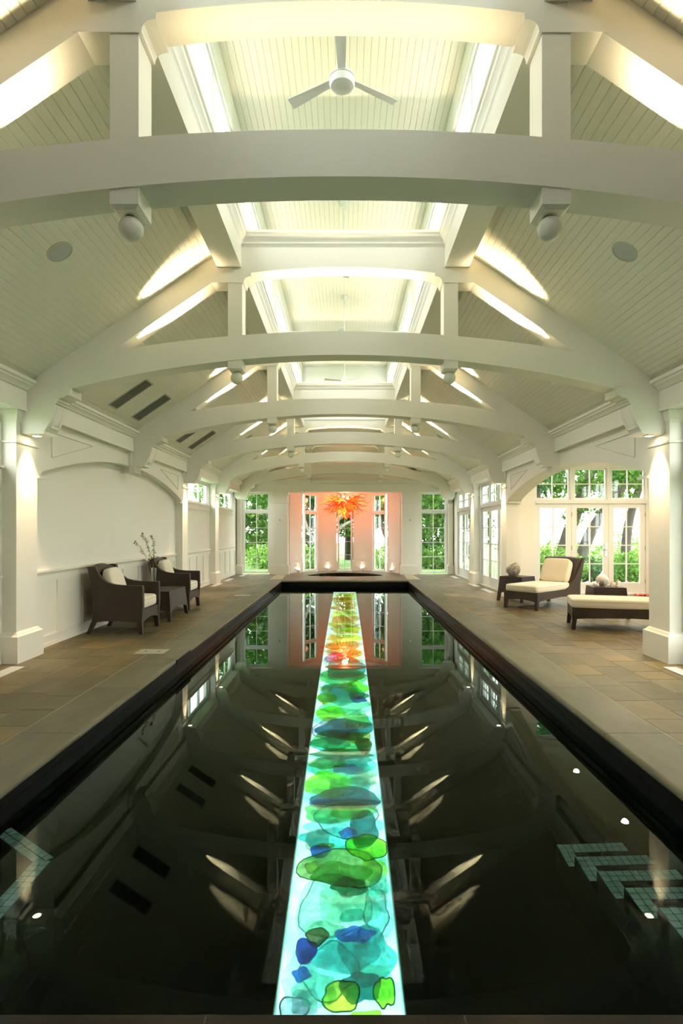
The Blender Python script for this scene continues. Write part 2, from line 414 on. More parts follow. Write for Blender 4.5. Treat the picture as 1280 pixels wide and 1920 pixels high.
MB().box(-1.834, -1.82, 6.2, 6.75, -.049, -.004).build('skimmer_mouth_shade', 'black_tile', cop)  # proud black box; the shade of the recessed opening is put into its colour

# underwater steps (right) and bench (left) with white tile edges
ts = .043
wt = MB().box(-ts / 2 + .0025, ts / 2 - .0025, -ts / 2 + .0025, ts / 2 - .0025, 0, .006).mesh('white_tile', 'white_tile')
for i in range(5):
    z = WZ - (.127 + .212 * i); yn = 2.485 + .301 * i
    st = tag(MB().box(1.40, 1.85, PY0 + .02, yn, z - .209 if i < 4 else -1.46, z).build('pool_step', 'basin'),
             ['topmost', 'second', 'middle', 'fourth', 'lowest'][i] + ' underwater pool step edged with white mosaic, at right', 'pool step', 'mosaic edged pool steps')
    MB().box(1.40, 1.85, yn - 2 * ts, yn, z, z + .003).build('grout_bed', 'tile_grout', st)
    for a in range(10):
        for b in range(2):
            link('mosaic_tile', wt, st, (1.40 + ts * (a + .5) + .003, yn - ts * (b + .5), z + .003))
    for a in range(2):
        for b in range(3 if i else 12):
            link('mosaic_tile', wt, st, (1.40 + ts * (a + .5), yn - ts * (b + 2.5), z + .003))
zb = WZ - .15
bench = tag(MB().prism([(-1.85, PY0 + .02), (-1.455, PY0 + .02), (-1.455, 2.88), (-1.85, 3.17)], -1.46, zb, 'z').build('pool_bench', 'basin'), 'underwater bench with an angled white mosaic edge, at left', 'pool bench')
MB().prism([(-1.455, PY0 + .02), (-1.455, 2.88), (-1.85, 3.17), (-1.85, 3.06), (-1.545, 2.836), (-1.545, PY0 + .02)], zb, zb + .003, 'z').build('grout_bed', 'tile_grout', bench)
for a in range(2):
    for b in range(26): link('mosaic_tile', wt, bench, (-1.455 - ts * (a + .5), 2.86 - ts * b - .03, zb + .003))
d = Vector((-.395, .29, 0)); L_ = d.length; d.normalize(); nrm = Vector((-d.y, d.x, 0)) * (-1); nrm = Vector((-.592, -.806, 0))
for a in range(2):
    for b in range(11):
        p = Vector((-1.455, 2.88, 0)) + d * (ts * (b + .55)) + nrm * (ts * (a + .5))
        link('mosaic_tile', wt, bench, (p.x, p.y, zb + .003), math.atan2(d.y, d.x))

# ---- windows and doors
def sash(mb, x0, x1, z0, z1, st, top, bot, cols, rws, mun, th=.045, y=0):
    """frame and glazing bars into mb, returns the glass rectangles"""
    mb.box(x0, x0 + st, y - th / 2, y + th / 2, z0, z1); mb.box(x1 - st, x1, y - th / 2, y + th / 2, z0, z1)
    mb.box(x0 + st, x1 - st, y - th / 2, y + th / 2, z0, z0 + bot); mb.box(x0 + st, x1 - st, y - th / 2, y + th / 2, z1 - top, z1)
    gx0, gx1, gz0, gz1 = x0 + st, x1 - st, z0 + bot, z1 - top; out = []
    for i in range(1, cols):
        xc = gx0 + (gx1 - gx0) * i / cols; mb.box(xc - mun / 2, xc + mun / 2, y - .016, y + .016, gz0, gz1)
    for j in range(1, rws):
        zc = gz0 + (gz1 - gz0) * j / rws; mb.box(gx0, gx1, y - .0155, y + .0155, zc - mun / 2, zc + mun / 2)
    for i in range(cols):
        for j in range(rws):
            out.append((gx0 + (gx1 - gx0) * i / cols, gx0 + (gx1 - gx0) * (i + 1) / cols, gz0 + (gz1 - gz0) * j / rws, gz0 + (gz1 - gz0) * (j + 1) / rws))
    return out
def panes(rects, parent, y=0):
    for r in rects: MB().box(r[0], r[1], y - .002, y + .002, r[2], r[3]).build('pane', 'window_glass', parent)
DN = [0]; WN = [0]
def door_unit(W, ztop):
    DN[0] += 1; root = sroot('door_%d' % DN[0]); f = MB(); zd, zt = 2.05, 2.13
    f.box(0, .055, -.07, .07, 0, ztop); f.box(W - .055, W, -.07, .07, 0, ztop); f.box(.055, W - .055, -.07, .07, ztop - .05, ztop); f.box(.055, W - .055, -.075, .07, zd, zt)
    f.box(0, W, -.09, .09, 0, .025)
    lw = (W - .11) / 3
    for i in (1, 2): f.box(.055 + lw * i - .035, .055 + lw * i + .035, -.06, .06, zt, ztop - .05)
    f.build('door_frame', 'paint_cool', root, weld=False)
    for i in range(3):
        x0 = .055 + lw * i; m = MB(); r = sash(m, x0 + .003, x0 + lw - .003, .03, zd - .004, .115, .10, .235, 2, 4, .022)
        lf = m.build('door_leaf', 'paint_cool', root, weld=False); panes(r, lf)
        if i == 1:
            h = MB(); hx = x0 + lw - .06; h.box(hx - .02, hx + .02, -.035, -.022, .86, 1.16); h.tube([(hx, -.03, 1.0), (hx, -.075, 1.0), (hx - .10, -.08, 1.0)], .010, 8)
            h.build('handle', 'chrome', lf)
        for z in (.3, 1.05, 1.8):
            if i != 1: MB().box(x0 + lw - .008, x0 + lw + .008, -.032, -.022, z - .05, z + .05).build('hinge', 'brass', lf)
        x0t = .055 + lw * i + (.035 if i else 0); x1t = .055 + lw * (i + 1) - (.035 if i < 2 else 0)
        m = MB(); r = sash(m, x0t, x1t, zt, ztop - .05, .045, .045, .045, 2, 2, .022)
        tr = m.build('transom', 'paint_cool', root, weld=False); panes(r, tr)
    return root
def tall_window(W, ztop, zsplit=2.10, z0=.03, rws=4, cols=2):
    WN[0] += 1; root = sroot('window_%d' % WN[0]); f = MB()
    f.box(0, .035, -.06, .06, z0, ztop); f.box(W - .035, W, -.06, .06, z0, ztop); f.box(.035, W - .035, -.06, .06, ztop - .03, ztop); f.box(.035, W - .035, -.065, .06, zsplit - .035, zsplit + .035)
    f.box(.035, W - .035, -.07, .06, z0, z0 + .03); f.build('window_frame', 'paint_cool', root, weld=False)
    m = MB(); r = sash(m, .035, W - .035, z0 + .03, zsplit - .035, .03, .03, .03, cols, rws, .018); s_ = m.build('sash', 'paint_cool', root, weld=False); panes(r, s_)
    m = MB(); r = sash(m, .035, W - .035, zsplit + .035, ztop - .03, .03, .03, .03, cols, 1, .018); s_ = m.build('transom', 'paint_cool', root, weld=False); panes(r, s_)
    return root
def low_window(W, z0, z1, n, cols=1, rws=1):
    WN[0] += 1; root = sroot('window_%d' % WN[0]); f = MB()
    f.box(-.0, W, -.05, .05, z0, z0 + .03); f.box(0, W, -.05, .05, z1 - .03, z1); sw = W / n
    f.box(0, .03, -.05, .05, z0 + .03, z1 - .03); f.box(W - .03, W, -.05, .05, z0 + .03, z1 - .03)
    f.build('window_frame', 'paint_cool', root, weld=False)
    for i in range(n):
        m = MB(); r = sash(m, max(.03, sw * i), min(W - .03, sw * (i + 1)), z0 + .03, z1 - .03, .04, .04, .04, cols, rws, .02)
        s_ = m.build('sash', 'paint_cool', root, weld=False); panes(r, s_)
    return root
def place(o, x, y, rz, z=0): o.location = (x, y, z); o.rotation_euler = (0, 0, rz); return o
def again(o, kind):
    c = copy_tree(o)
    if kind == 'd': DN[0] += 1; c.name = 'door_%d' % DN[0]
    else: WN[0] += 1; c.name = 'window_%d' % WN[0]
    return c

# right wall doors: local -y side faces the room (-X): rotate so local x runs along -Y
d0 = door_unit(2.6, 2.70)
for i, k in enumerate((4, 5, 1)):
    yc = (TC(k) + TC(k + 1)) / 2 if k != 5 else (TC(5) + 18.72) / 2
    place(d0 if i == 0 else again(d0, 'd'), WX + .07, yc + 1.3, -math.pi / 2)     # local -y looks into the room
dA = door_unit(2.6, 2.90); place(dA, 4.24, 12.78, 0)
dB = again(dA, 'd'); place(dB, 7.37, 10.5, -math.pi / 2)
# left transom windows
w0 = low_window(2.5, 2.10, 2.70, 3)
for i, k in enumerate((4, 5, 1)):
    yc = (TC(k) + TC(k + 1)) / 2 if k != 5 else (TC(5) + 18.72) / 2
    place(w0 if i == 0 else again(w0, 'w'), -WX - .07, yc - 1.25, math.pi / 2)
we = tall_window(.90, 2.74); place(we, -3.43, 19.07, 0); place(again(we, 'w'), 2.53, 19.07, 0)

# ---- walls
wl = MB()
def bay_openings(half): return [((TC(k) + TC(k + 1)) / 2 if k != 5 else (TC(5) + 18.72) / 2) for k in (1, 4, 5)]
cuts = [(c - 1.25, c + 1.25) for c in bay_openings(1.25)]
def wall_x(mb, x0, x1, cuts, z0, z1, zt):
    y = YB
    for a, b in cuts:
        mb.box(x0, x1, y, a, 0, zt)
        if z0 > 0: mb.box(x0, x1, a, b, 0, z0)
        mb.box(x0, x1, a, b, z1, zt); y = b
    mb.box(x0, x1, y, YE + .15, 0, zt)
wall_x(wl, -WX - .15, -WX, cuts, 2.10, 2.70, 3.0)
struct(wl.build('wall_left', 'plaster', weld=False))
wr = MB()
cutd = [(c - 1.3, c + 1.3, 2.70) for c in bay_openings(1.3)]
allc = sorted(cutd + [(TC(2) + .20, TC(4) - .20, 2.72)])
y = YB
for a, b, z1 in allc:
    wr.box(WX, WX + .15, y, a, 0, 3.0); wr.box(WX, WX + .15, a, b, z1, 3.0); y = b
wr.box(WX, WX + .15, y, YE + .15, 0, 3.0)
struct(wr.build('wall_right', 'plaster', weld=False))
we_ = MB()
for s in (-1, 1):
    we_.box(*sorted((s * 3.43, s * 3.80)), YE, YE + .15, 0, 2.74); we_.box(*sorted((s * 1.90, s * 2.53)), YE, YE + .15, 0, 2.74)
we_.box(-3.8, 3.8, YE, YE + .15, 2.74, 3.1)
we_.prism([(-3.8, 3.1), (3.8, 3.1), (3.8, roof(3.8) + .3), (1.37, 4.75), (-1.37, 4.75), (-3.8, roof(3.8) + .3)], YE + .02, YE + .15, 'y')
struct(we_.build('wall_end', 'plaster', weld=False))
wb = MB(); wb.box(-3.8, 3.8, YB - .15, YB, 0, 3.0); wb.prism([(-3.8, 3.0), (3.8, 3.0), (1.37, 4.75), (1.37, 6.0), (-1.37, 6.0), (-1.37, 4.75)], YB - .15, YB, 'y')
struct(wb.build('wall_back', 'back_wall_dark', weld=False))  # out of view; dark finish is added to keep the nearest truss dim
# alcove
wa = MB(); wa.box(3.80, 4.24, 12.65, 12.85, 0, 3.05); wa.box(6.84, 7.45, 12.65, 12.85, 0, 3.05); wa.box(4.24, 6.84, 12.65, 12.85, 2.90, 3.05)
struct(wa.build('wall_alcove_end', 'plaster', weld=False))
wa = MB(); wa.box(7.30, 7.45, 5.85, 7.9, 0, 3.05); wa.box(7.30, 7.45, 10.5, 12.65, 0, 3.05); wa.box(7.30, 7.45, 7.9, 10.5, 2.90, 3.05); struct(wa.build('wall_alcove_right', 'plaster', weld=False))
struct(MB().box(3.80, 7.30, 5.85, 6.0, 0, 3.05).build('wall_alcove_near', 'plaster'))
struct(MB().box(3.65, 7.45, 5.85, 12.85, 3.0, 3.12).build('ceiling_alcove', 'plaster'))
ab = MB(); ab.box(3.80, 4.24, 12.635, 12.65, 0, .16); ab.box(6.84, 7.30, 12.635, 12.65, 0, .16); struct(ab.build('baseboard_alcove', 'paint', weld=False))

# wainscot on the left wall
wn = 0
for a, b in [(-2.9, TC(1) - .27), (TC(1) + .27, TC(2) - .27), (TC(2) + .27, TC(4) - .27), (TC(4) + .27, TC(5) - .27), (TC(5) + .27, 18.66)]:
    wn += 1; m = MB(); x0, x1 = -WX, -WX + .022
    m.box(x0, x1 + .006, a, b, 0, .14); m.box(x0, x1 + .012, a, b, 0, .045); m.box(x0, x1, a, b, .80, .90)
    m.prism([(x0, .88), (x1 + .004, .88), (x1 + .016, .905), (x1 + .03, .915), (x1 + .03, .94), (x0, .945)], a, b, 'y')
    n = max(2, round((b - a) / .68)); st = .045
    for i in range(n + 1):
        yc = a + (b - a) * i / n; m.box(x0, x1, max(a, yc - st), min(b, yc + st), .14, .80)
    root = struct(m.build('trim_wainscot_%d' % wn, 'paint', weld=False))
    for i in range(n):
        ya, yb_ = a + (b - a) * i / n + st + .002, a + (b - a) * (i + 1) / n - st - .002
        MB().box(x0, x0 + .007, ya, yb_, .142, .798).build('panel', 'paint', root)
# window ledge trim under the left transoms
for k, c in zip((1, 4, 5), bay_openings(1)):
    m = MB(); m.box(-WX, -WX + .02, c - 1.3, c + 1.3, 1.97, 2.085); m.box(-WX, -WX + .05, c - 1.3, c + 1.3, 2.085, 2.11); m.box(-WX, -WX + .025, c - 1.3, c + 1.3, 1.955, 1.975)
    struct(m.build('trim_ledge_%d' % (k + 1), 'paint', weld=False))

# entablature (frieze and crown) on both long walls and across the end
ent = [(WX + .02, 2.71), (FX, 2.71), (FX, 2.725), (FX + .006, 2.735), (FX + .006, 2.925), (FX - .012, 2.935), (FX - .022, 2.955), (FX - .045, 2.975), (FX - .06, 2.985), (FX - .06, 3.0), (FX - .085, 3.012), (FX - .09, 3.03), (FX - .09, 3.045), (WX + .02, 3.045)]
for i, s in enumerate((-1, 1)):
    struct(MB().prism([(s * p[0], p[1]) for p in ent], YB, 18.70, 'y').build('trim_entablature_%d' % (i + 1), 'paint', smooth=30))
ent_e = [(19.05, 2.74), (18.74, 2.74), (18.74, 2.985), (18.715, 3.0), (18.70, 3.03), (18.67, 3.05), (18.66, 3.075), (18.66, 3.105), (19.05, 3.105)]
struct(MB().prism(ent_e, -3.45, 3.45, 'x').build('trim_entablature_3', 'paint', smooth=30))

# ---- apse at the far end
aroot = MB()
PTS = {'A0': (1.90, 19.14), 'A1': (1.87, 19.30), 'A2': (1.50, 19.80), 'W0': (1.45, 19.85), 'W1': (1.02, 20.29), 'B0': (.98, 20.33), 'B1': (.30, 20.62)}
def seg_box(mb, p, q, th, z0, z1, proud=0.0, ext=0.0):
    p, q = Vector((*p, 0)), Vector((*q, 0)); d = (q - p).normalized(); nrm = Vector((d.y, -d.x, 0))
    if nrm.dot(Vector((0, 19.2, 0)) - p) < 0: nrm = -nrm          # towards the apse centre
    p = p - d * ext; q = q + d * ext
    a, b, c, e = p + nrm * proud, q + nrm * proud, q - nrm * th, p - nrm * th
    mb.add([(v.x, v.y, z) for z in (z0, z1) for v in (a, b, c, e)], [(0, 1, 2, 3), (7, 6, 5, 4), (0, 4, 5, 1), (1, 5, 6, 2), (2, 6, 7, 3), (3, 7, 4, 0)])
ap = MB()
for s in (-1, 1):
    q = {k: (s * v[0], v[1]) for k, v in PTS.items()}
    for a, b in (('A1', 'A2'), ('B0', 'B1')):
        seg_box(ap, q[a], q[b], .14, 0, 2.86); seg_box(ap, q[a], q[b], .02, 0, .34, proud=.035, ext=.02); seg_box(ap, q[a], q[b], .02, .34, .36, proud=.02, ext=.01); seg_box(ap, q[a], q[b], .02, 2.36, 2.385, proud=.015, ext=.01)
    seg_box(ap, q['A2'], q['B0'], .10, 2.76, 2.86); seg_box(ap, q['A0'], q['A1'], .14, 2.70, 2.86)
    for z in (2.10,): seg_box(ap, q['A0'], q['A1'], .06, z - .05, z + .05)
seg_box(ap, (-.30, 20.62), (.30, 20.62), .10, 2.76, 2.86)
struct(ap.build('wall_apse', 'plaster', weld=False))
struct(MB().prism([(p[0], max(p[1], 19.0)) for p in APSE_OUT[2:]], 2.86, 2.95, 'z').build('ceiling_apse', 'plaster'))
wc = tall_window(.54, 2.76); place(wc, -.27, 20.66, 0)
for s in (-1, 1):
    p, q = Vector((PTS['W0'][0] * s, PTS['W0'][1])), Vector((PTS['W1'][0] * s, PTS['W1'][1]))
    if s > 0: p, q = q, p
    dd = q - p; ww = tall_window(dd.length, 2.76); place(ww, p.x, p.y + .03, math.atan2(dd.y, dd.x))
    sd = tall_window(.15, 2.70, cols=1); place(sd, s * 1.93, 19.15, math.pi / 2)

# ---- pilasters on the long walls and beside the apse
def pilaster(x, y, rz, label, wide=.41, deep=.155, ztop=2.71):
    """local +x looks into the room, y runs along the wall, x=0 on the wall plane"""
    r = thing('pilaster', label, 'pilaster', (x, y, 0), rz, 'white pilasters along the walls'); h = wide / 2
    MB().box(0, deep, -h, h, .28, ztop).build('shaft', 'paint', r)
    m = MB(); e = .055; m.box(0, deep + .045, -h - e, h + e, 0, .285)
    def skirt(m, z0, z1, e0, e1):
        m.add([(0, -h - e0, z0), (deep + e0 * .8, -h - e0, z0), (deep + e0 * .8, h + e0, z0), (0, h + e0, z0), (0, -h - e1, z1), (deep + e1 * .8, -h - e1, z1), (deep + e1 * .8, h + e1, z1), (0, h + e1, z1)],
              [(0, 3, 2, 1), (4, 5, 6, 7), (0, 1, 5, 4), (1, 2, 6, 5), (2, 3, 7, 6), (3, 0, 4, 7)])
    skirt(m, .285, .30, .05, .032); skirt(m, .30, .315, .028, .022); skirt(m, .315, .33, .016, .003); m.build('pedestal', 'paint', r, weld=False)
    m = MB(); skirt(m, 2.355, 2.363, .004, .016); skirt(m, 2.363, 2.382, .018, .018); skirt(m, 2.382, 2.39, .016, .004); m.build('necking', 'paint', r, weld=False)
    m = MB(); skirt(m, ztop - .12, ztop - .10, .008, .014); skirt(m, ztop - .10, ztop - .05, .016, .034); skirt(m, ztop - .05, ztop - .002, .04, .05); m.build('capital', 'paint', r, weld=False)
    return r
ORD = {1: 'under the nearest truss', 2: 'under the second truss, nearest one in view', 4: 'where the wall arch ends, under the fourth truss', 5: 'between two bays under the fifth truss', 0: 'behind the camera'}
for k in (1, 2, 4, 5):
    pilaster(-WX, TC(k), 0, 'white square pilaster on the left wall ' + ORD[k]); pilaster(WX, TC(k), math.pi, 'white square pilaster on the right wall ' + ORD[k])
for s, sd in ((-1, 'left'), (1, 'right')):
    pilaster(s * 2.125, YE, -math.pi / 2, 'broad white pilaster on the end wall just %s of the coral niche' % sd, .45, .28, 2.74)
    pilaster(s * 3.54, YE, -math.pi / 2, 'narrow white corner pilaster at the %s end of the far wall' % sd, .14, .10, 2.74)

# ---- arched spandrels between trusses 2 and 4
for i, s in enumerate((-1, 1)):
    ya, yb_, ym = TC(2) + .205, TC(4) - .205, TC(3); hs = (yb_ - ya) / 2 - .12; R = (hs * hs + .38 ** 2) / .76
    xi, xo = (3.50, 3.65) if s < 0 else (3.50, 3.80)
    r = thing('wall_arch', 'wide white segmental arch over the %s' % ('blank left wall above the armchairs' if s < 0 else 'opening to the right sitting alcove'), 'arch', (s * 3.5, ym, 0))
    cur = [(hs * t, 2.485 - (R - math.sqrt(R * R - (hs * t) ** 2))) for t in [-1 + 2 * j / 32 for j in range(33)]]
    poly = [(-hs - .12, 2.72), (-hs - .12, 2.02), (-hs - .06, 2.02), (-hs - .06, 2.06), (-hs - .02, 2.08)] + cur + [(hs + .02, 2.08), (hs + .06, 2.06), (hs + .06, 2.02), (hs + .12, 2.02), (hs + .12, 2.72)]
    x0, x1 = sorted((0, s * (xo - xi)))
    MB().prism(poly, x0, x1, 'x').build('spandrel', 'paint', r, smooth=30)
    # raised archivolt edge
    for e in (-1, 1):   # inset spandrel panel mouldings
        pts = [(e * 2.55, 2.60), (e * 1.45, 2.60), (e * 1.62, 2.555), (e * 2.55, 2.30)]
        m = MB()
        for a, b in zip(pts, pts[1:] + pts[:1]):
            m.tube([(-s * .004, a[0], a[1]), (-s * .004, b[0], b[1])], .008, 4)
        m.build('panel_moulding', 'paint', r, weld=False)
    m = MB(); a, b = sorted((-s * .10, s * (.0))); m.box(a, b, -.13, .13, 2.37, 2.50); m.build('keystone_block', 'paint', r)
    m = MB(); a, b = sorted((-s * .05, 0)); m.box(a, b, -.17, -.08, 2.50, 2.72); m.box(a, b, .08, .17, 2.50, 2.72); m.build('hanger', 'paint', r, weld=False)
    for e in (-1, 1):
        m = MB(); a, b = sorted((-s * .02, 0)); m.box(a, b, min(e * (hs - .12), e * (hs + .12)), max(e * (hs - .12), e * (hs + .12)), 2.02, 2.05); m.build('impost', 'paint', r)

# ---- sloping ceilings: backing sheet with full-length boards, lantern over the middle
X0, X1 = 1.36, 3.62
sl = math.hypot(1, .68)
for i, s in enumerate((-1, 1)):
    bk = MB().add([(s * X0, YB, roof(X0) + .02), (s * 3.82, YB, roof(3.82) + .02), (s * 3.82, YE + .1, roof(3.82) + .02), (s * X0, YE + .1, roof(X0) + .02),
                   (s * X0, YB, roof(X0) + .14), (s * 3.82, YB, roof(3.82) + .14), (s * 3.82, YE + .1, roof(3.82) + .14), (s * X0, YE + .1, roof(X0) + .14)],
                  [(0, 1, 2, 3), (4, 5, 6, 7), (0, 1, 5, 4), (1, 2, 6, 5), (2, 3, 7, 6), (3, 0, 4, 7)])
    bo = struct(bk.build('ceiling_slope_%d' % (i + 1), 'groove'))
    nb = 40; p = (X1 - X0) / nb; g = .0018
    bm_ = None
    for j in range(nb):
        a, b = X0 + p * j, X0 + p * (j + 1) - g; e = .0028
        m = MB().prism([(s * a, roof(a) + .012), (s * a, roof(a) + e), (s * (a + e), roof(a + e)), (s * (b - e), roof(b - e)), (s * b, roof(b) + e), (s * b, roof(b) + .012)], YB + .02, YE, 'y')
        m.build('board', 'paint_board', bo)
LZ, LX, LY1 = 5.90, 1.14, 15.36
lc = struct(MB().box(-LX - .1, LX + .1, YB, LY1 + .1, LZ + .012, LZ + .12).build('ceiling_lantern', 'groove'))
nb = 34; p = 2 * LX / nb
for j in range(nb):
    a, b = -LX + p * j, -LX + p * (j + 1) - .0018; e = .0028
    MB().prism([(a, LZ + .014), (a, LZ + e), (a + e, LZ), (b - e, LZ), (b, LZ + e), (b, LZ + .014)], YB + .02, LY1, 'y').build('board', 'paint_board', lc)
curb = [(1.106, 4.28), (1.367, 4.28), (1.367, 4.52), (1.25, 4.80), (1.14, 4.80), (1.14, 4.65), (1.03, 4.65), (1.03, 4.625), (1.045, 4.615), (1.05, 4.59), (1.075, 4.565), (1.085, 4.545), (1.085, 4.53), (1.10, 4.515), (1.106, 4.50)]
lw_ = low_window(2.46, 4.80, 5.64, 3, 2, 2)
first = True
for i, s in enumerate((-1, 1)):
    struct(MB().prism([(s * q[0], q[1]) for q in curb], YB, LY1, 'y').build('trim_curb_%d' % (i + 1), 'paint', smooth=25))
    struct(MB().box(*sorted((s * 1.106, s * 1.367)), LY1, 18.99, 4.28, 4.46).build('trim_header_%d' % (i + 1), 'paint'))
    m = MB(); x0, x1 = sorted((s * 1.14, s * 1.25)); m.box(x0, x1, YB, LY1 + .1, 5.64, LZ + .05); y = YB
    for k in range(-1, 5):
        a, b = TC(k) + .31, TC(k + 1) - .31
        m.box(x0, x1, y, a, 4.80, 5.64); y = b
        ww = lw_ if first else again(lw_, 'w'); first = False
        place(ww, s * 1.195, a, math.pi / 2)
    m.box(x0, x1, y, LY1 + .1, 4.80, 5.64)
    struct(m.build('wall_lantern_%d' % (i + 1), 'paint_cool', weld=False))
le = MB().box(-1.14, 1.14, LY1, LY1 + .10, 4.46, LZ + .05)
le = struct(le.build('wall_lantern_end', 'paint_cool'))
for x in (-.98, -.32, .34):
    MB().box(x, x + .62, LY1 - .014, LY1, 4.78, 5.72).build('panel', 'paint_cool', le)
struct(MB().box(-1.37, 1.37, LY1 + .1, YE, 4.46, 4.56).build('ceiling_end_bay', 'paint_board'))

# ================================================================== ROOF TRUSSES
y0, y1 = 0.0, TT
tr = thing('roof_truss', '', 'roof truss', (0, TF(1), 0), group='white arched roof trusses')
top = arc(-2.62, 2.62, 3.585, 14.6, 30); bot = arc(-2.968, 2.968, 3.33, 11.9, 34)
MB().prism(bot + [(3.25, 2.86), (3.60, 2.86), (3.60, 2.92), (2.62, 3.35)] + top[::-1][1:-1] + [(-2.62, 3.35), (-3.60, 2.92), (-3.60, 2.86), (-3.25, 2.86)], y0, y1, 'y').build('tie_beam', 'paint', tr, smooth=20)
low = lambda x: 5.088 - .683 * x
for s in (-1, 1):
    MB().prism([(s * 1.37, low(1.37)), (s * 2.60, low(2.60)), (s * 3.62, 2.80), (s * 3.62, roof(3.62) + .008), (s * 1.37, roof(1.37) + .008)], y0 + .004, y1 - .004, 'y').build('rafter', 'paint', tr)
    MB().box(*sorted((s * 1.097, s * 1.2535)), y0 + .012, y1 - .006, 3.45, 4.125).build('king_post', 'paint', tr)
    bx0, bx1 = sorted((s * 1.097, s * 1.2535)); cxm = (bx0 + bx1) / 2
    m = MB(); m.box(bx0, bx1, y0 + .008, y1 - .008, 3.185, 3.32)
    m.add([(bx0, .008, 3.185), (bx1, .008, 3.185), (bx1, y1 - .008, 3.185), (bx0, y1 - .008, 3.185), (bx0 + .022, .03, 3.166), (bx1 - .022, .03, 3.166), (bx1 - .022, y1 - .03, 3.166), (bx0 + .022, y1 - .03, 3.166)],
          [(4, 5, 6, 7), (0, 1, 5, 4), (1, 2, 6, 5), (2, 3, 7, 6), (3, 0, 4, 7)])
    blk = m.build('pendant_block', 'paint', tr, weld=False)
    MB().sphere((cxm, TT / 2, 3.103), .0675, 14, 24).build('ball', 'paint', blk, smooth=60)
    # corbel
    cv = [(3.125 + .101 * (1 - math.cos(t)) if False else 3.125 + .105 * (j / 8) ** 1.7, 2.79 - .285 * j / 8) for j, t in enumerate([0] * 9)]
    pf = [(2.955, 2.975), (2.955, 2.885), (3.0, 2.885), (3.02, 2.868), (3.055, 2.858), (3.085, 2.852), (3.085, 2.825), (3.10, 2.82), (3.10, 2.80)] + cv + [(3.236, 2.50), (3.236, 2.47), (3.52, 2.47), (3.60, 2.55), (3.60, 2.975)]
    cb = MB().prism([(s * p[0], p[1]) for p in pf], y0 - .018, y1 + .018, 'y').build('corbel', 'paint', tr, smooth=25)
    m = MB()
    fr = [(3.135, 2.765), (3.150, 2.70), (3.172, 2.63), (3.203, 2.55)]
    fo = [(p[0] - .012, p[1]) for p in fr]
    for ya in (.03, y1 - .045):
        for a, b, c, d_ in zip(fo, fo[1:], fr, fr[1:]):
            m.add([(s * a[0], ya, a[1]), (s * b[0], ya, b[1]), (s * (d_[0] + .02), ya, d_[1]), (s * (c[0] + .02), ya, c[1]), (s * a[0], ya + .015, a[1]), (s * b[0], ya + .015, b[1]), (s * (d_[0] + .02), ya + .015, d_[1]), (s * (c[0] + .02), ya + .015, c[1])],
                  [(0, 1, 2, 3), (7, 6, 5, 4), (0, 4, 5, 1), (1, 5, 6, 2), (2, 6, 7, 3), (3, 7, 4, 0)])
    for a in (fo[0], fo[-1]):
        x0_, x1_ = sorted((s * a[0], s * (a[0] + .04))); m.box(x0_, x1_, .03, y1 - .03, a[1] - .008, a[1] + .008)
    m.build('corbel_frame', 'paint', cb, weld=False)
    # uplight strip lying on the tie beam, on each side
    zs = 3.585 - 1.9 ** 2 / 29.2
    q_ = [(1.36 + 1.06 * j / 10, 3.585 - (1.36 + 1.06 * j / 10) ** 2 / 29.2) for j in range(11)]
    MB().prism([(s * a, b - .02) for a, b in q_] + [(s * a, b + .02) for a, b in q_[::-1]], TT / 2 - .055, TT / 2 + .005, 'y').build('uplight_strip', 'metal_white', tr)
# collar with the arched soffit
ca = [(x, z) for x, z in arc(0, 1.0, 4.284, 7.8, 14)]
half = ca + [(1.0, 4.185), (1.02, 4.184), (1.045, 4.176), (1.065, 4.160), (1.076, 4.138), (1.078, 4.115), (1.45, 4.115), (1.37, 4.44), (1.116, 4.44), (1.116, 4.62)]
MB().prism(half + [(-x, z) for x, z in half[::-1][:-1]], y0 + .002, y1 - .002, 'y').build('collar', 'paint', tr, smooth=20)
cp = [(0.0, 4.50), (-.006, 4.515), (-.02, 4.53), (-.02, 4.545), (-.03, 4.565), (-.055, 4.59), (-.06, 4.615), (-.075, 4.625), (-.075, 4.65), (.10, 4.65), (.10, 4.50)]
MB().prism(cp, -1.09, 1.09, 'x').build('crown_moulding', 'paint', tr, smooth=25)
MB().prism([(TT - a, b) for a, b in cp], -1.09, 1.09, 'x').build('crown_moulding', 'paint', tr, smooth=25)
q_ = arc(-.95, .95, 3.585, 14.6, 12)
MB().prism([(a, b - .02) for a, b in q_] + [(a, b + .02) for a, b in q_[::-1]], TT / 2 - .02, TT / 2 + .04, 'y').build('uplight_strip', 'metal_white', tr)

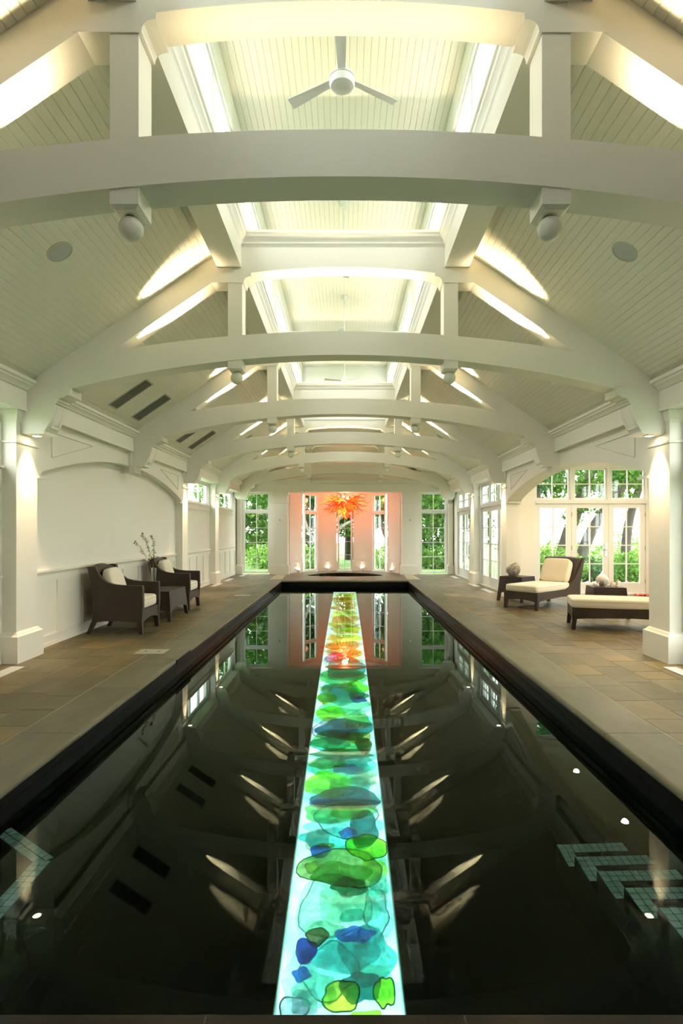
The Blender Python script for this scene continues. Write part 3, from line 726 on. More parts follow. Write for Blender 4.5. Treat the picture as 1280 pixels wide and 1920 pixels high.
names = {0: 'white arched roof truss overhead behind the camera', 1: 'nearest white arched roof truss, with the widest beam across the top', 2: 'second white arched truss from the camera, with ball pendants',
         3: 'third white arched truss from the camera, its feet above the arch keystones', 4: 'fourth white arched truss from the camera', 5: 'fifth white arched truss, closing the end of the roof lantern',
         6: 'farthest white arched truss, against the end gable wall'}
UPC = (1.0, .79, .49); DNC = (1.0, .70, .42)
for k in range(1, 7):
    t = tr if k == 1 else copy_tree(tr)
    t.location = (0, TF(k), 0); t['label'] = names[k]
    if 0 < k < 6:
        for s in (-1, 1):
            lamp('uplight', 'AREA', (s * 1.89, .085, zs + .034), UP_W * (.62 if k == 1 else 1), UPC, t, rot=(math.pi + math.radians(6), s * math.atan(.13) * -1, 0), shape='RECTANGLE', size=1.0, size_y=.04, spread=math.radians(68))
        lamp('uplight', 'AREA', (0, TT / 2 + .01, 3.612), UP_W * .085 * (.8 if k == 1 else 1), UPC, t, rot=(math.pi, 0, 0), shape='RECTANGLE', size=1.8, size_y=.05, spread=math.radians(75))
    if k in (1, 2, 4, 5):
        for s in (-1, 1):
            d_ = link('downlight', None, None, (s * 3.385, TC(k), 2.47))
            tag(d_, 'small round downlight over the %s pilaster %s' % ('left' if s < 0 else 'right', ORD[k].split(',')[0]), 'downlight', 'corbel downlights')
            MB().lathe([(.0, .0), (.055, .0), (.058, -.004), (.045, -.008), (.045, -.001)], 20).build('trim_ring', 'metal_white', d_)
            MB().lathe([(.0, -.006), (.043, -.006), (.043, -.003), (0, -.003)], 20).build('lens', 'lens', d_)
            lamp('downlight_lamp', 'SPOT', (0, 0, -.012), DOWN_W, DNC, d_, rot=(0, s * math.radians(-4), 0), spot_size=math.radians(68), spot_blend=1.0, shadow_soft_size=.03)

# ================================================================== FIXTURES
# ceiling fans hanging in the lantern
fans = []
for i, yf in enumerate((4.62, 7.70, 10.78, 13.86)):
    r = thing('ceiling_fan', ['nearest white ceiling fan, its round hub seen from below in the first lantern bay', 'white ceiling fan of the second bay, canopy showing above the second truss panel',
                              'third white ceiling fan, framed by the arch of the second truss', 'farthest white ceiling fan, before the panelled end of the lantern'][i], 'ceiling fan', (0.0, yf, 0), .5 + i, 'lantern ceiling fans')
    MB().lathe([(0, 5.90), (.058, 5.90), (.062, 5.86), (.05, 5.82), (.018, 5.80), (0, 5.80)], 24).build('canopy', 'fan_white', r, smooth=30)
    MB().tube([(0, 0, 5.82), (0, 0, 5.20)], .013, 10).build('downrod', 'fan_white', r, smooth=40)
    MB().lathe([(0, 5.225), (.034, 5.225), (.042, 5.20), (.046, 5.17), (.046, 5.15), (.085, 5.145), (.106, 5.115), (.108, 5.10), (.1, 5.098), (.1, 5.092), (.104, 5.09), (.104, 5.06), (.094, 5.042), (.06, 5.03), (0, 5.028)], 32).build('motor_hub', 'fan_white', r, smooth=30)
    for b in range(3):
        a = 2 * math.pi * b / 3; c, s_ = math.cos(a), math.sin(a); m = MB()
        R_ = lambda x, y, z: (c * x - s_ * y, s_ * x + c * y, z)
        m.add([R_(.10, -.03, 5.105), R_(.10, .03, 5.115), R_(.52, .05, 5.112), R_(.52, -.045, 5.088), R_(.10, -.03, 5.110), R_(.10, .03, 5.120), R_(.52, .05, 5.117), R_(.52, -.045, 5.093)],
              [(0, 1, 2, 3), (7, 6, 5, 4), (0, 4, 5, 1), (1, 5, 6, 2), (2, 6, 7, 3), (3, 7, 4, 0)])
        m.build('blade', 'fan_white', r)
# round ceiling speakers on the slopes
ang = math.atan(.68)
for yy, nm in ((4.74, 'near'), (13.98, 'far')):
    for s in (-1, 1):
        x = 2.366; r = thing('ceiling_speaker', 'grey round speaker set in the %s sloping ceiling, %s pair' % ('left' if s < 0 else 'right', nm), 'speaker', (s * x, yy, roof(x)), group='ceiling speakers')
        r.rotation_euler = (0, s * ang, 0)
        MB().lathe([(.098, .004), (.098, -.006), (.112, -.004), (.114, .004)], 36).build('rim', 'vent_frame', r, smooth=30)
        MB().lathe([(0, -.005), (.09, -.004), (.099, -.001), (.099, .003), (0, .003)], 36).build('grille', 'grille_grey', r, smooth=30)
# air grilles on the left slope
for i, (ya, yb_, lab) in enumerate(((7.79, 8.045, 'nearest of the dark slatted air grilles on the left sloping ceiling'), (8.62, 8.90, 'second dark slatted air grille on the left sloping ceiling'),
                               (10.87, 11.125, 'dark air grille on the left slope, half hidden behind the third truss'), (11.70, 11.98, 'dark air grille on the left slope, just before the fourth truss'))):
    xa, xb = 2.73, 3.23; xm = (xa + xb) / 2; hl = (xb - xa) / 2 / math.cos(ang); hw = (yb_ - ya) / 2
    r = thing('air_grille', lab, 'air grille', (-xm, (ya + yb_) / 2, roof(xm)), group='ceiling air grilles'); r.rotation_euler = (0, -ang, 0)
    m = MB(); f = .018
    m.box(-hl - f, hl + f, -hw - f, -hw, -.008, .004); m.box(-hl - f, hl + f, hw, hw + f, -.008, .004); m.box(-hl - f, -hl, -hw, hw, -.008, .004); m.box(hl, hl + f, -hw, hw, -.008, .004); m.build('frame', 'vent_frame', r, weld=False)
    MB().box(-hl, hl, -hw, hw, -.001, .004).build('back', 'vent_dark', r)
    for j in range(24):
        x = -hl + (j + .5) * 2 * hl / 24; MB().box(x - .0055, x + .0055, -hw, hw, -.007, -.001).build('slat', 'vent_slat', r)
# floor registers, skimmer lids
VN = [(-3.37, 5.42, 'at the left wall beside the nearest pilaster'), (-3.40, 15.0, 'at the left wall by the fifth truss'), (-3.40, 16.6, 'at the left wall in the last bay'), (-3.30, 18.35, 'under the left end window'),
      (3.38, 5.4, 'at the right edge beside the nearest right pilaster'), (3.42, 13.5, 'before the nearer right glass doors'), (3.42, 15.0, 'before the right doors by the fifth truss'), (3.42, 17.6, 'before the farthest right doors')]
for x, yv, lab in VN:
    r = thing('floor_register', 'white slotted floor vent ' + lab, 'floor vent', (x, yv, 0), 0, 'white floor vents')
    m = MB(); m.box(-.07, -.055, -.45, .45, .001, .007); m.box(.055, .07, -.45, .45, .001, .007); m.box(-.055, .055, -.45, -.43, .001, .007); m.box(-.055, .055, .43, .45, .001, .007); m.build('frame', 'metal_white', r, weld=False)
    m = MB()
    for j in range(9): m.box(-.052 + j * .0116, -.052 + j * .0116 + .008, -.43, .43, .001, .0055)
    m.build('louvre_set', 'metal_white', r, weld=False)
for (x, yv, lab) in ((-2.235, 6.62, 'near the first armchair'), (-2.25, 12.5, 'farther along past the second armchair')):
    r = thing('skimmer_lid', 'pale square skimmer lid in the left pool edge, ' + lab, 'lid', (x, yv, 0), 0, 'skimmer lids')
    m = MB(); m.box(-.17, .17, -.125, .125, .001, .006); m.build('plate', 'lid_stone', r)
    for e in (-1, 1): MB().lathe([(0, .0065), (.016, .0065), (.016, .005), (0, .005)], 12, (e * .075, 0, 0)).build('finger_hole', 'vent_dark', r)
# little wall spots on the end pilasters, speaker box in the corner, apse uplights
for s in (-1, 1):
    r = thing('wall_spot', 'tiny metal wall spotlight on the broad pilaster %s of the coral niche' % ('left' if s < 0 else 'right'), 'spotlight', (s * 2.15, 18.72, 1.80), group='end wall spots')
    MB().tube([(0, 0, 0), (0, -.05, 0)], .012, 8).build('arm', 'chrome', r); MB().lathe([(0, -.03), (.022, -.03), (.028, .03), (0, .03)], 12, (0, -.06, 0)).build('head', 'chrome', r, smooth=40)
r = thing('wall_speaker', 'small white box speaker high in the far right corner', 'speaker', (3.47, 18.86, 2.45))
MB().box(-.05, .05, -.06, .04, -.10, .12).build('cabinet', 'metal_white', r); MB().box(-.04, .04, -.066, -.06, -.09, .11).build('grille', 'grille_grey', r)
for key, s, lab in (('A', -1, 'far left'), ('B', -1, 'left of the centre window'), ('B', 1, 'right of the centre window'), ('A', 1, 'far right')):
    a, b = (PTS['A1'], PTS['A2']) if key == 'A' else (PTS['B0'], PTS['B1']); mx, my = s * (a[0] + b[0]) / 2, (a[1] + b[1]) / 2
    dv = Vector((-mx, 19.2 - my, 0)).normalized()
    r = thing('niche_uplight', 'small uplight at the foot of the niche wall, ' + lab, 'uplight', (mx + dv.x * .10, my + dv.y * .10, 0), math.atan2(dv.y, dv.x), 'niche uplights')
    MB().lathe([(0, 0), (.04, 0), (.035, .06), (.04, .11), (0, .11)], 14).build('housing', 'metal_white', r, smooth=40); MB().lathe([(0, .111), (.03, .111), (.03, .113), (0, .113)], 14).build('lens', 'lens', r)
    lamp('niche_uplight_lamp', 'SPOT', (0, 0, .13), 2.2, (1, .90, .66), r, rot=(math.pi, 0, 0), spot_size=math.radians(50), spot_blend=.7, shadow_soft_size=.02)
# alcove downlights and speaker; unseen outer row added to brighten the left wall
for xl, yl, lab in ((4.62, 7.35, 'nearest inner'), (4.62, 9.30, 'middle inner'), (4.62, 11.26, 'farthest inner'), (6.4, 7.35, 'nearest added, unseen outer'), (6.4, 9.30, 'middle added, unseen outer'), (6.4, 11.26, 'farthest added, unseen outer')):
    r = thing('alcove_downlight', '%s round recessed light in the alcove ceiling' % lab, 'downlight', (xl, yl, 3.0), group='alcove downlights')
    MB().lathe([(0, 0), (.075, 0), (.078, -.005), (.06, -.009), (.06, -.001)], 24).build('trim_ring', 'metal_white', r); MB().lathe([(0, -.007), (.058, -.007), (.058, -.003), (0, -.003)], 24).build('lens', 'lens', r)
    lamp('alcove_lamp', 'SPOT', (0, 0, -.015), ALC_W * (1.0 if yl == 9.30 else .22), (1, .78, .52), r, spot_size=math.radians(168), spot_blend=.4, shadow_soft_size=.05)

# ================================================================== CHANDELIER
ch = thing('glass_chandelier', 'fiery red and orange chandelier of curling glass tendrils hanging in the coral niche', 'chandelier', (0, 19.45, 2.86))
MB().lathe([(0, 0), (.10, 0), (.09, -.03), (.03, -.05), (0, -.05)], 20).build('ceiling_canopy', 'metal_white', ch); MB().tube([(0, 0, -.04), (0, 0, -.45)], .02, 8).build('stem', 'brass', ch)
rr = random.Random(21)
for i in range(170):
    az = rr.uniform(0, 2 * math.pi); el = math.radians(rr.choice([rr.uniform(-85, -20), rr.uniform(-40, 22)])); dv = Vector((1.18 * math.cos(el) * math.cos(az), math.cos(el) * math.sin(az), math.sin(el)))
    ln = rr.uniform(.36, .66) * (1.12 if abs(el) < .5 else .92); side = dv.cross(Vector((0, 0, 1))).normalized(); up = side.cross(dv); pts = []; rad = []
    ph, fr, am = rr.uniform(0, 6), rr.uniform(7, 13), rr.uniform(.035, .075)
    for k in range(12):
        t = k / 11; p = Vector((0, 0, -.36)) + dv * (.07 + ln * t) + (side * math.sin(ph + fr * t) + up * math.cos(ph + fr * t * .9)) * am * t + Vector((0, 0, -.05 * t * t))
        p.z = min(p.z, -.06); pts.append(p); rad.append(.021 * (1 - t) ** .6 + .003)
    MB().tube(pts, rad, 5, False).build('glass_tendril', rr.choice(['tendril_red', 'tendril_red', 'tendril_red', 'tendril_orange', 'tendril_orange', 'tendril_yellow']) if ln > .42 else rr.choice(['tendril_orange', 'tendril_yellow']), ch, smooth=60)
for i, (x, z) in enumerate(((-.05, -.25), (.09, -.29), (-.03, -.36), (.05, -.44), (.0, -.5))):
    MB().sphere((x, -.10 + .02 * i, z), .045, 8, 12).build('bulb', 'bulb', ch, smooth=60)
lamp('chandelier_lamp', 'POINT', (0, -.05, -.62), CHAND_W, (1, .30, .12), ch, shadow_soft_size=.12)
lamp('chandelier_lamp', 'POINT', (0, .42, -.25), CHAND_W * .5, (1, .30, .14), ch, shadow_soft_size=.10)
lamp('chandelier_lamp', 'POINT', (0, -.55, -.30), CHAND_W * .35, (1, .30, .14), ch, shadow_soft_size=.10)

# ================================================================== FURNITURE
def armchair(loc, label):
    """local +x is the front, y the width"""
    r = thing('wicker_armchair', label, 'armchair', loc, 0, 'wicker armchairs on the left deck'); hw = .37
    side = [(.335, .15), (.35, .40), (.345, .665), (.20, .668), (.06, .672), (-.05, .685), (-.14, .71), (-.21, .76), (-.255, .82), (-.285, .88), (-.30, .925), (-.36, .93), (-.405, .925), (-.395, .85), (-.365, .72), (-.335, .55), (-.325, .40), (-.335, .25), (-.355, .15)]
    und = [(-.30, .165), (-.18, .178), (0, .182), (.16, .176), (.27, .163)]
    for s in (-1, 1):
        a, b = sorted((s * hw, s * (hw - .065))); MB().prism(side + und, a, b, 'y').build('side_panel', 'wicker', r, smooth=30)
        MB().add([(.29, a + .004, 0), (.345, a + .004, 0), (.345, b - .004, 0), (.29, b - .004, 0), (.27, a, .17), (.335, a, .17), (.335, b, .17), (.27, b, .17)], [(0, 1, 2, 3), (7, 6, 5, 4), (0, 4, 5, 1), (1, 5, 6, 2), (2, 6, 7, 3), (3, 7, 4, 0)]).build('leg', 'wicker', r)
        MB().add([(-.43, a + .006, 0), (-.385, a + .006, 0), (-.385, b - .006, 0), (-.43, b - .006, 0), (-.357, a, .17), (-.295, a, .17), (-.295, b, .17), (-.357, b, .17)], [(0, 1, 2, 3), (7, 6, 5, 4), (0, 4, 5, 1), (1, 5, 6, 2), (2, 6, 7, 3), (3, 7, 4, 0)]).build('leg', 'wicker', r)
    iw = hw - .065
    m = MB(); n = 12      # backrest with an arched top
    fr = [(-.255, .20), (-.255, .45), (-.285, .70), (-.31, .88)]; bkp = [(-.355, .16), (-.325, .40), (-.36, .70), (-.40, .90)]
    vs = []; fs = []
    for j in range(n + 1):
        yj = -iw + 2 * iw * j / n; lift = .035 * (1 - (yj / iw) ** 2)
        for q in (fr[0], fr[1], fr[2], (fr[3][0], fr[3][1] + lift + .015), (bkp[3][0], bkp[3][1] + lift + .02), bkp[2], bkp[1], bkp[0]): vs.append((q[0], yj, q[1]))
    for j in range(n): fs += [(j * 8 + k, j * 8 + (k + 1) % 8, (j + 1) * 8 + (k + 1) % 8, (j + 1) * 8 + k) for k in range(8)]
    fs += [tuple(range(8)), tuple(range(n * 8 + 7, n * 8 - 1, -1))]; m.add(vs, fs); m.build('backrest', 'wicker', r, smooth=35)
    ar = [(-iw, .33), (-iw, .155)] + [(-iw + 2 * iw * t, .155 + .045 * (1 - (2 * t - 1) ** 2)) for t in [i / 12 for i in range(1, 12)]] + [(iw, .155), (iw, .33)]
    MB().prism(ar, .275, .335, 'x').build('front_rail', 'wicker', r, smooth=30)
    MB().box(-.26, .30, -iw, iw, .30, .335).build('seat_deck', 'wicker', r)
    c = MB().cushion((.035, 0, .415), (.30, iw - .004, .085), .22, 12, 32).build('seat_cushion', 'cushion', r, smooth=60)
    MB().tube([(.035 + .297 * math.copysign(abs(math.cos(t)) ** .22, math.cos(t)), (iw - .006) * math.copysign(abs(math.sin(t)) ** .22, math.sin(t)), .455) for t in [2 * math.pi * i / 40 for i in range(41)]], .005, 5).build('piping', 'piping', c)
    rot = Matrix.Rotation(math.radians(-17), 3, 'Y')
    MB().cushion((-.175, 0, .665), (.075, .24, .235), .42, 14, 28, rot).build('back_pillow', 'cushion', r, smooth=60)
    return r
armchair((-3.10, 8.115, 0), 'dark brown wicker armchair with cream cushions, nearer of the pair by the left wall')
armchair((-3.10, 10.45, 0), 'dark brown wicker armchair with cream cushions, farther one past the low table')

def taper_table(loc, rz, lx, ly, h, label, group):
    """wicker table: flared skirt, four corner legs, arched lower edges"""
    r = thing('wicker_table', label, 'table', loc, rz, group); fl = .045
    MB().box(-lx / 2, lx / 2, -ly / 2, ly / 2, h - .022, h).build('table_top', 'wicker', r)
    def fx(z): return 1 + 0 * z
    for s in (-1, 1):
        for (L2, W2, ax) in ((lx, ly, 'x'), (ly, lx, 'y')):
            m = MB(); n = 12; vs = []; fs = []
            for i in range(n + 1):
                t = -1 + 2 * i / n; zb_ = .13 + .07 * (1 - t * t)
                for z in (h - .01, zb_):
                    k = fl * (h - z) / h
                    for off in (0, -.03):
                        a_, b_ = t * (L2 / 2 + k), s * (W2 / 2 + k + off)
                        vs.append((a_, b_, z) if ax == 'x' else (b_, a_, z))
            for i in range(n):
                a_ = i * 4; b_ = a_ + 4
                fs += [(a_, b_, b_ + 2, a_ + 2), (a_ + 1, a_ + 3, b_ + 3, b_ + 1), (a_ + 2, b_ + 2, b_ + 3, a_ + 3), (a_, a_ + 1, b_ + 1, b_)]
            fs += [(0, 2, 3, 1), (n * 4, n * 4 + 1, n * 4 + 3, n * 4 + 2)]; m.add(vs, fs).build('apron', 'wicker', r, smooth=30)
        for e in (-1, 1):
            k0, k1 = fl, fl * (h - .14) / h; m = MB(); q = .06
            P = lambda k, dx, dy, z: (s * (lx / 2 + k - dx), e * (ly / 2 + k - dy), z)
            m.add([P(k0, 0, 0, 0), P(k0, q * .8, 0, 0), P(k0, q * .8, q * .8, 0), P(k0, 0, q * .8, 0), P(k1, 0, 0, .16), P(k1, q, 0, .16), P(k1, q, q, .16), P(k1, 0, q, .16)], [(0, 1, 2, 3), (7, 6, 5, 4), (0, 4, 5, 1), (1, 5, 6, 2), (2, 6, 7, 3), (3, 7, 4, 0)]).build('leg', 'wicker', r)
    return r
taper_table((-3.02, 9.31, 0), 0, .56, .90, .47, 'low dark brown wicker table between the two armchairs', None)
taper_table((3.55, 11.62, 0), math.radians(42), .50, .50, .50, 'dark brown wicker side table carrying the round stone pot', 'wicker side tables')
taper_table((4.36, 9.42, 0), math.radians(-8), .50, .46, .50, 'dark brown wicker side table with shells, behind the near chaise', 'wicker side tables')

def chaise(loc, rz, label):
    """local +x from the foot end to the head, y the width"""
    r = thing('wicker_chaise', label, 'chaise longue', loc, rz, 'wicker chaises in the alcove'); hw = .345; L = 1.62
    sidep = [(.0, .15), (0, .315), (.60, .315), (1.0, .325), (1.13, .36), (1.25, .43), (1.36, .55), (1.46, .70), (1.54, .84), (1.575, .90), (1.64, .905), (1.62, .80), (1.58, .60), (1.56, .40), (1.565, .15), (1.40, .165), (1.10, .185), (.80, .19), (.45, .18), (.15, .165)]
    for s in (-1, 1):
        vs = []; n = len(sidep)
        for off in (0, -.05):
            for p in sidep:
                flare = .055 * max(0, (p[1] - .35) / .55); vs.append((p[0], s * (hw + flare + off), p[1]))
        MB().add(vs, [tuple(range(n)), tuple(range(2 * n - 1, n - 1, -1))] + [(i, (i + 1) % n, n + (i + 1) % n, n + i) for i in range(n)]).build('side_panel', 'wicker', r, smooth=30)
        for x0_, x1_, sp in ((.0, .065, -.012), (1.50, 1.565, .02)):
            a, b = sorted((s * hw, s * (hw - .06))); MB().add([(x0_ + sp, a, 0), (x1_ + sp - .012, a, 0), (x1_ + sp - .012, b, 0), (x0_ + sp, b, 0), (x0_, a, .17), (x1_, a, .17), (x1_, b, .17), (x0_, b, .17)], [(0, 1, 2, 3), (7, 6, 5, 4), (0, 4, 5, 1), (1, 5, 6, 2), (2, 6, 7, 3), (3, 7, 4, 0)]).build('leg', 'wicker', r)
    iw = hw - .05
    ar = [(-iw, .315), (-iw, .15)] + [(-iw + 2 * iw * t, .15 + .03 * (1 - (2 * t - 1) ** 2)) for t in [i / 12 for i in range(1, 12)]] + [(iw, .15), (iw, .315)]
    MB().prism(ar, 0, .05, 'x').build('foot_rail', 'wicker', r, smooth=30)
    MB().box(.05, 1.50, -iw, iw, .27, .305).build('deck', 'wicker', r)
    m = MB(); n = 10; vs = []; fs = []
    for j in range(n + 1):
        t = -1 + 2 * j / n
        for (x, z) in ((1.20, .31), (1.36, .60), (1.49, .88), (1.535, .90), (1.42, .60), (1.30, .31)):
            fl = iw + .055 * max(0, (z - .35) / .55) + .01; vs.append((x + .045 * (1 - t * t) * (z - .3), t * fl, z + (.02 * (1 - t * t) if z > .8 else 0)))
    for j in range(n): fs += [(j * 6 + k, j * 6 + (k + 1) % 6, (j + 1) * 6 + (k + 1) % 6, (j + 1) * 6 + k) for k in range(6)]
    fs += [tuple(range(6)), tuple(range(n * 6 + 5, n * 6 - 1, -1))]; m.add(vs, fs).build('backrest', 'wicker', r, smooth=35)
    c = MB().cushion((.60, 0, .375), (.615, hw - .012, .068), .16, 12, 44).build('mattress', 'cushion', r, smooth=60)
    MB().tube([(.60 + .612 * math.copysign(abs(math.cos(t)) ** .16, math.cos(t)), (hw - .014) * math.copysign(abs(math.sin(t)) ** .16, math.sin(t)), .405) for t in [2 * math.pi * i / 48 for i in range(49)]], .005, 5).build('piping', 'piping', c)
    MB().cushion((1.27, 0, .645), (.085, .285, .245), .27, 14, 32, Matrix.Rotation(math.radians(26), 3, 'Y')).build('back_pillow', 'pillow', r, smooth=60)
    return r
a1 = math.atan2(.654, .757)
chaise((3.205, 10.29, 0), a1, 'dark wicker chaise longue with cream cushions and tan pillow, angled toward the pool')
a2 = math.radians(-16)
chaise((3.28 + .345 * .28, 8.16 + .345 * .96 - .04, 0), a2, 'dark wicker chaise longue with cream mattress, cut off by the right pilaster')

# things standing on the tables
r = thing('stone_pot', 'round rough grey pot with a torn lip on the wicker side table', 'pot', (3.47, 11.62, .50))
m = MB(); pr = [(0, 0), (.06, .0), (.105, .035), (.138, .085), (.145, .13), (.135, .175), (.105, .215), (.07, .238), (.055, .245), (.045, .235), (.04, .20), (0, .19)]
m.lathe(pr, 28); mm = m.mesh('pot_body', 'stone_ball', 60)
for v in mm.vertices:
    if v.co.z > .17: v.co.z += .035 * math.sin(math.atan2(v.co.y, v.co.x) + 2.2) * (v.co.z - .17) / .08
link('pot_body', mm, r)
MB().tube([(.062 * math.cos(a), .062 * math.sin(a), .238 + .03 * math.sin(a + 2.2)) for a in [2 * math.pi * i / 24 for i in range(25)]], .011, 6).build('lip', 'shell_dark', r, smooth=60)
r = thing('round_shell', 'large pale round sea shell on the wicker table behind the near chaise', 'shell', (4.30, 9.42, .50))
MB().sphere((0, 0, .10), (.105, .09, .10), 14, 22).build('shell_body', 'shell', r, smooth=60); MB().sphere((-.045, -.072, .055), (.045, .022, .045), 10, 14).build('aperture', 'shell_dark', r, smooth=60)
def cone_shell(loc, h, rad, tilt, label):
    r = thing('cone_shell', label, 'shell', loc, 0, 'small shells on the table'); m = MB(); n = 9
    pts = [Vector((math.sin(tilt) * h * t + .006 * math.sin(9 * t), 0, h * t)) for t in [i / n for i in range(n + 1)]]
    m.tube(pts, [rad * (1 - (i / n)) ** .8 * (1 + .12 * (i % 2)) + .002 for i in range(n + 1)], 12); m.build('shell_body', 'shell_tan', r, smooth=40); return r
cone_shell((4.425, 9.36, .50), .10, .022, .12, 'slim pointed tan shell standing just right of the round shell')
cone_shell((4.52, 9.38, .50), .12, .032, .22, 'pointed tan shell at the right end of the wicker table')
r = thing('spiky_shell', 'small spiky pale shell left of the round shell', 'shell', (4.165, 9.34, .50), 0, 'small shells on the table')
MB().sphere((0, 0, .03), (.05, .035, .03), 8, 12).build('shell_body', 'shell', r, smooth=60)
for a in range(5): MB().tube([(.03 * math.cos(a * 1.2), .02 * math.sin(a * 1.2), .045), (.055 * math.cos(a * 1.2), .035 * math.sin(a * 1.2), .085 - .006 * a)], [.010, .002], 6).build('spike', 'shell', r)
r = thing('red_towel', 'crumpled red towel lying on the alcove floor by the glass doors', 'towel', (6.55, 12.35, 0)); m = MB(); n = 14; vs = []; rr = random.Random(8)
for i in range(n + 1):
    for j in range(n + 1): vs.append((-.22 + .44 * i / n, -.13 + .26 * j / n, .012 + .035 * abs(math.sin(i * .9 + j * .35)) + rr.uniform(0, .008)))
m.add(vs, [(i * (n + 1) + j, (i + 1) * (n + 1) + j, (i + 1) * (n + 1) + j + 1, i * (n + 1) + j + 1) for i in range(n) for j in range(n)])
nb_ = len(m.v); m.add([(v[0], v[1], .001) for v in vs], [(i * (n + 1) + j, i * (n + 1) + j + 1, (i + 1) * (n + 1) + j + 1, (i + 1) * (n + 1) + j) for i in range(n) for j in range(n)]); m.build('cloth', 'towel', r, smooth=60, weld=False)

# orchid sprays in a glass vase on the low table
VX, VY, VZ = -3.10, 9.22, .47
r = thing('glass_vase', 'tall clear glass vase on the low table between the armchairs', 'vase', (VX, VY, VZ))
m = MB(); m.lathe([(0, 0), (.036, 0), (.047, .35), (.043, .35), (.033, .02), (0, .02)], 24); m.build('vase_body', 'vase_glass', r, smooth=40)
MB().lathe([(0, .021), (.0325, .021), (.0385, .20), (0, .20)], 20).build('vase_water', 'vase_glass', r)
sprays = [([(0, 0, .05), (-.03, -.06, .36), (-.06, -.16, .52), (-.10, -.34, .70), (-.12, -.52, .80)], 'long orchid spray arching left out of the vase, with pale cream blossoms'),
          ([(.01, 0, .05), (.0, -.03, .38), (-.02, -.12, .60), (-.05, -.26, .82), (-.06, -.36, .93)], 'tallest orchid spray in the vase, tipped with green buds'),
          ([(-.01, .01, .05), (.0, .0, .40), (.01, -.02, .60), (.0, -.03, .78), (-.02, -.06, .88)], 'upright orchid spray in the vase, nearest the second armchair')]
rr = random.Random(5)
def spline(P, n):
    out = []
    P = [Vector(p) for p in P]; P = [P[0]] + P + [P[-1]]
    for i in range(1, len(P) - 2):
        for k in range(n):
            t = k / n; a, b, c, d_ = P[i - 1:i + 3]
            out.append(.5 * ((2 * b) + (c - a) * t + (2 * a - 5 * b + 4 * c - d_) * t * t + (3 * b - a - 3 * c + d_) * t ** 3))
    return out + [P[-1]]
pet = MB()
for k in range(5):
    a = 2 * math.pi * k / 5; c, s_ = math.cos(a), math.sin(a)
    pet.add([(0, 0, 0), (.010 * c - .009 * s_, .010 * s_ + .009 * c, .003), (.026 * c, .026 * s_, .006), (.010 * c + .009 * s_, .010 * s_ - .009 * c, .003), (.012 * c, .012 * s_, .009)], [(0, 1, 4), (1, 2, 4), (2, 3, 4), (3, 0, 4), (0, 3, 2, 1)])
pet_me = pet.mesh('blossom', 'petal', weld=False); bud_me = MB().sphere((0, 0, 0), (.008, .008, .011), 6, 8).mesh('bud', 'bud', 60)
for P, lab in sprays:
    sr = thing('orchid_spray', lab, 'orchid', (VX, VY, VZ), 0, 'orchid sprays in the vase'); pts = spline(P, 8)
    MB().tube(pts, .0035, 6).build('stem', 'stem_green', sr, smooth=60)
    for i, p in enumerate(pts[13:]):
        q = link('blossom' if i < len(pts) - 17 else 'bud', pet_me if i < len(pts) - 17 else bud_me, sr, p + Vector((rr.uniform(-.02, .02), rr.uniform(-.02, .02), rr.uniform(-.035, .01))))
        q.rotation_euler = (rr.uniform(.3, 1.6), rr.uniform(-.6, .6), rr.uniform(0, 6)); q.scale = (1.25, 1.25, 1.25)

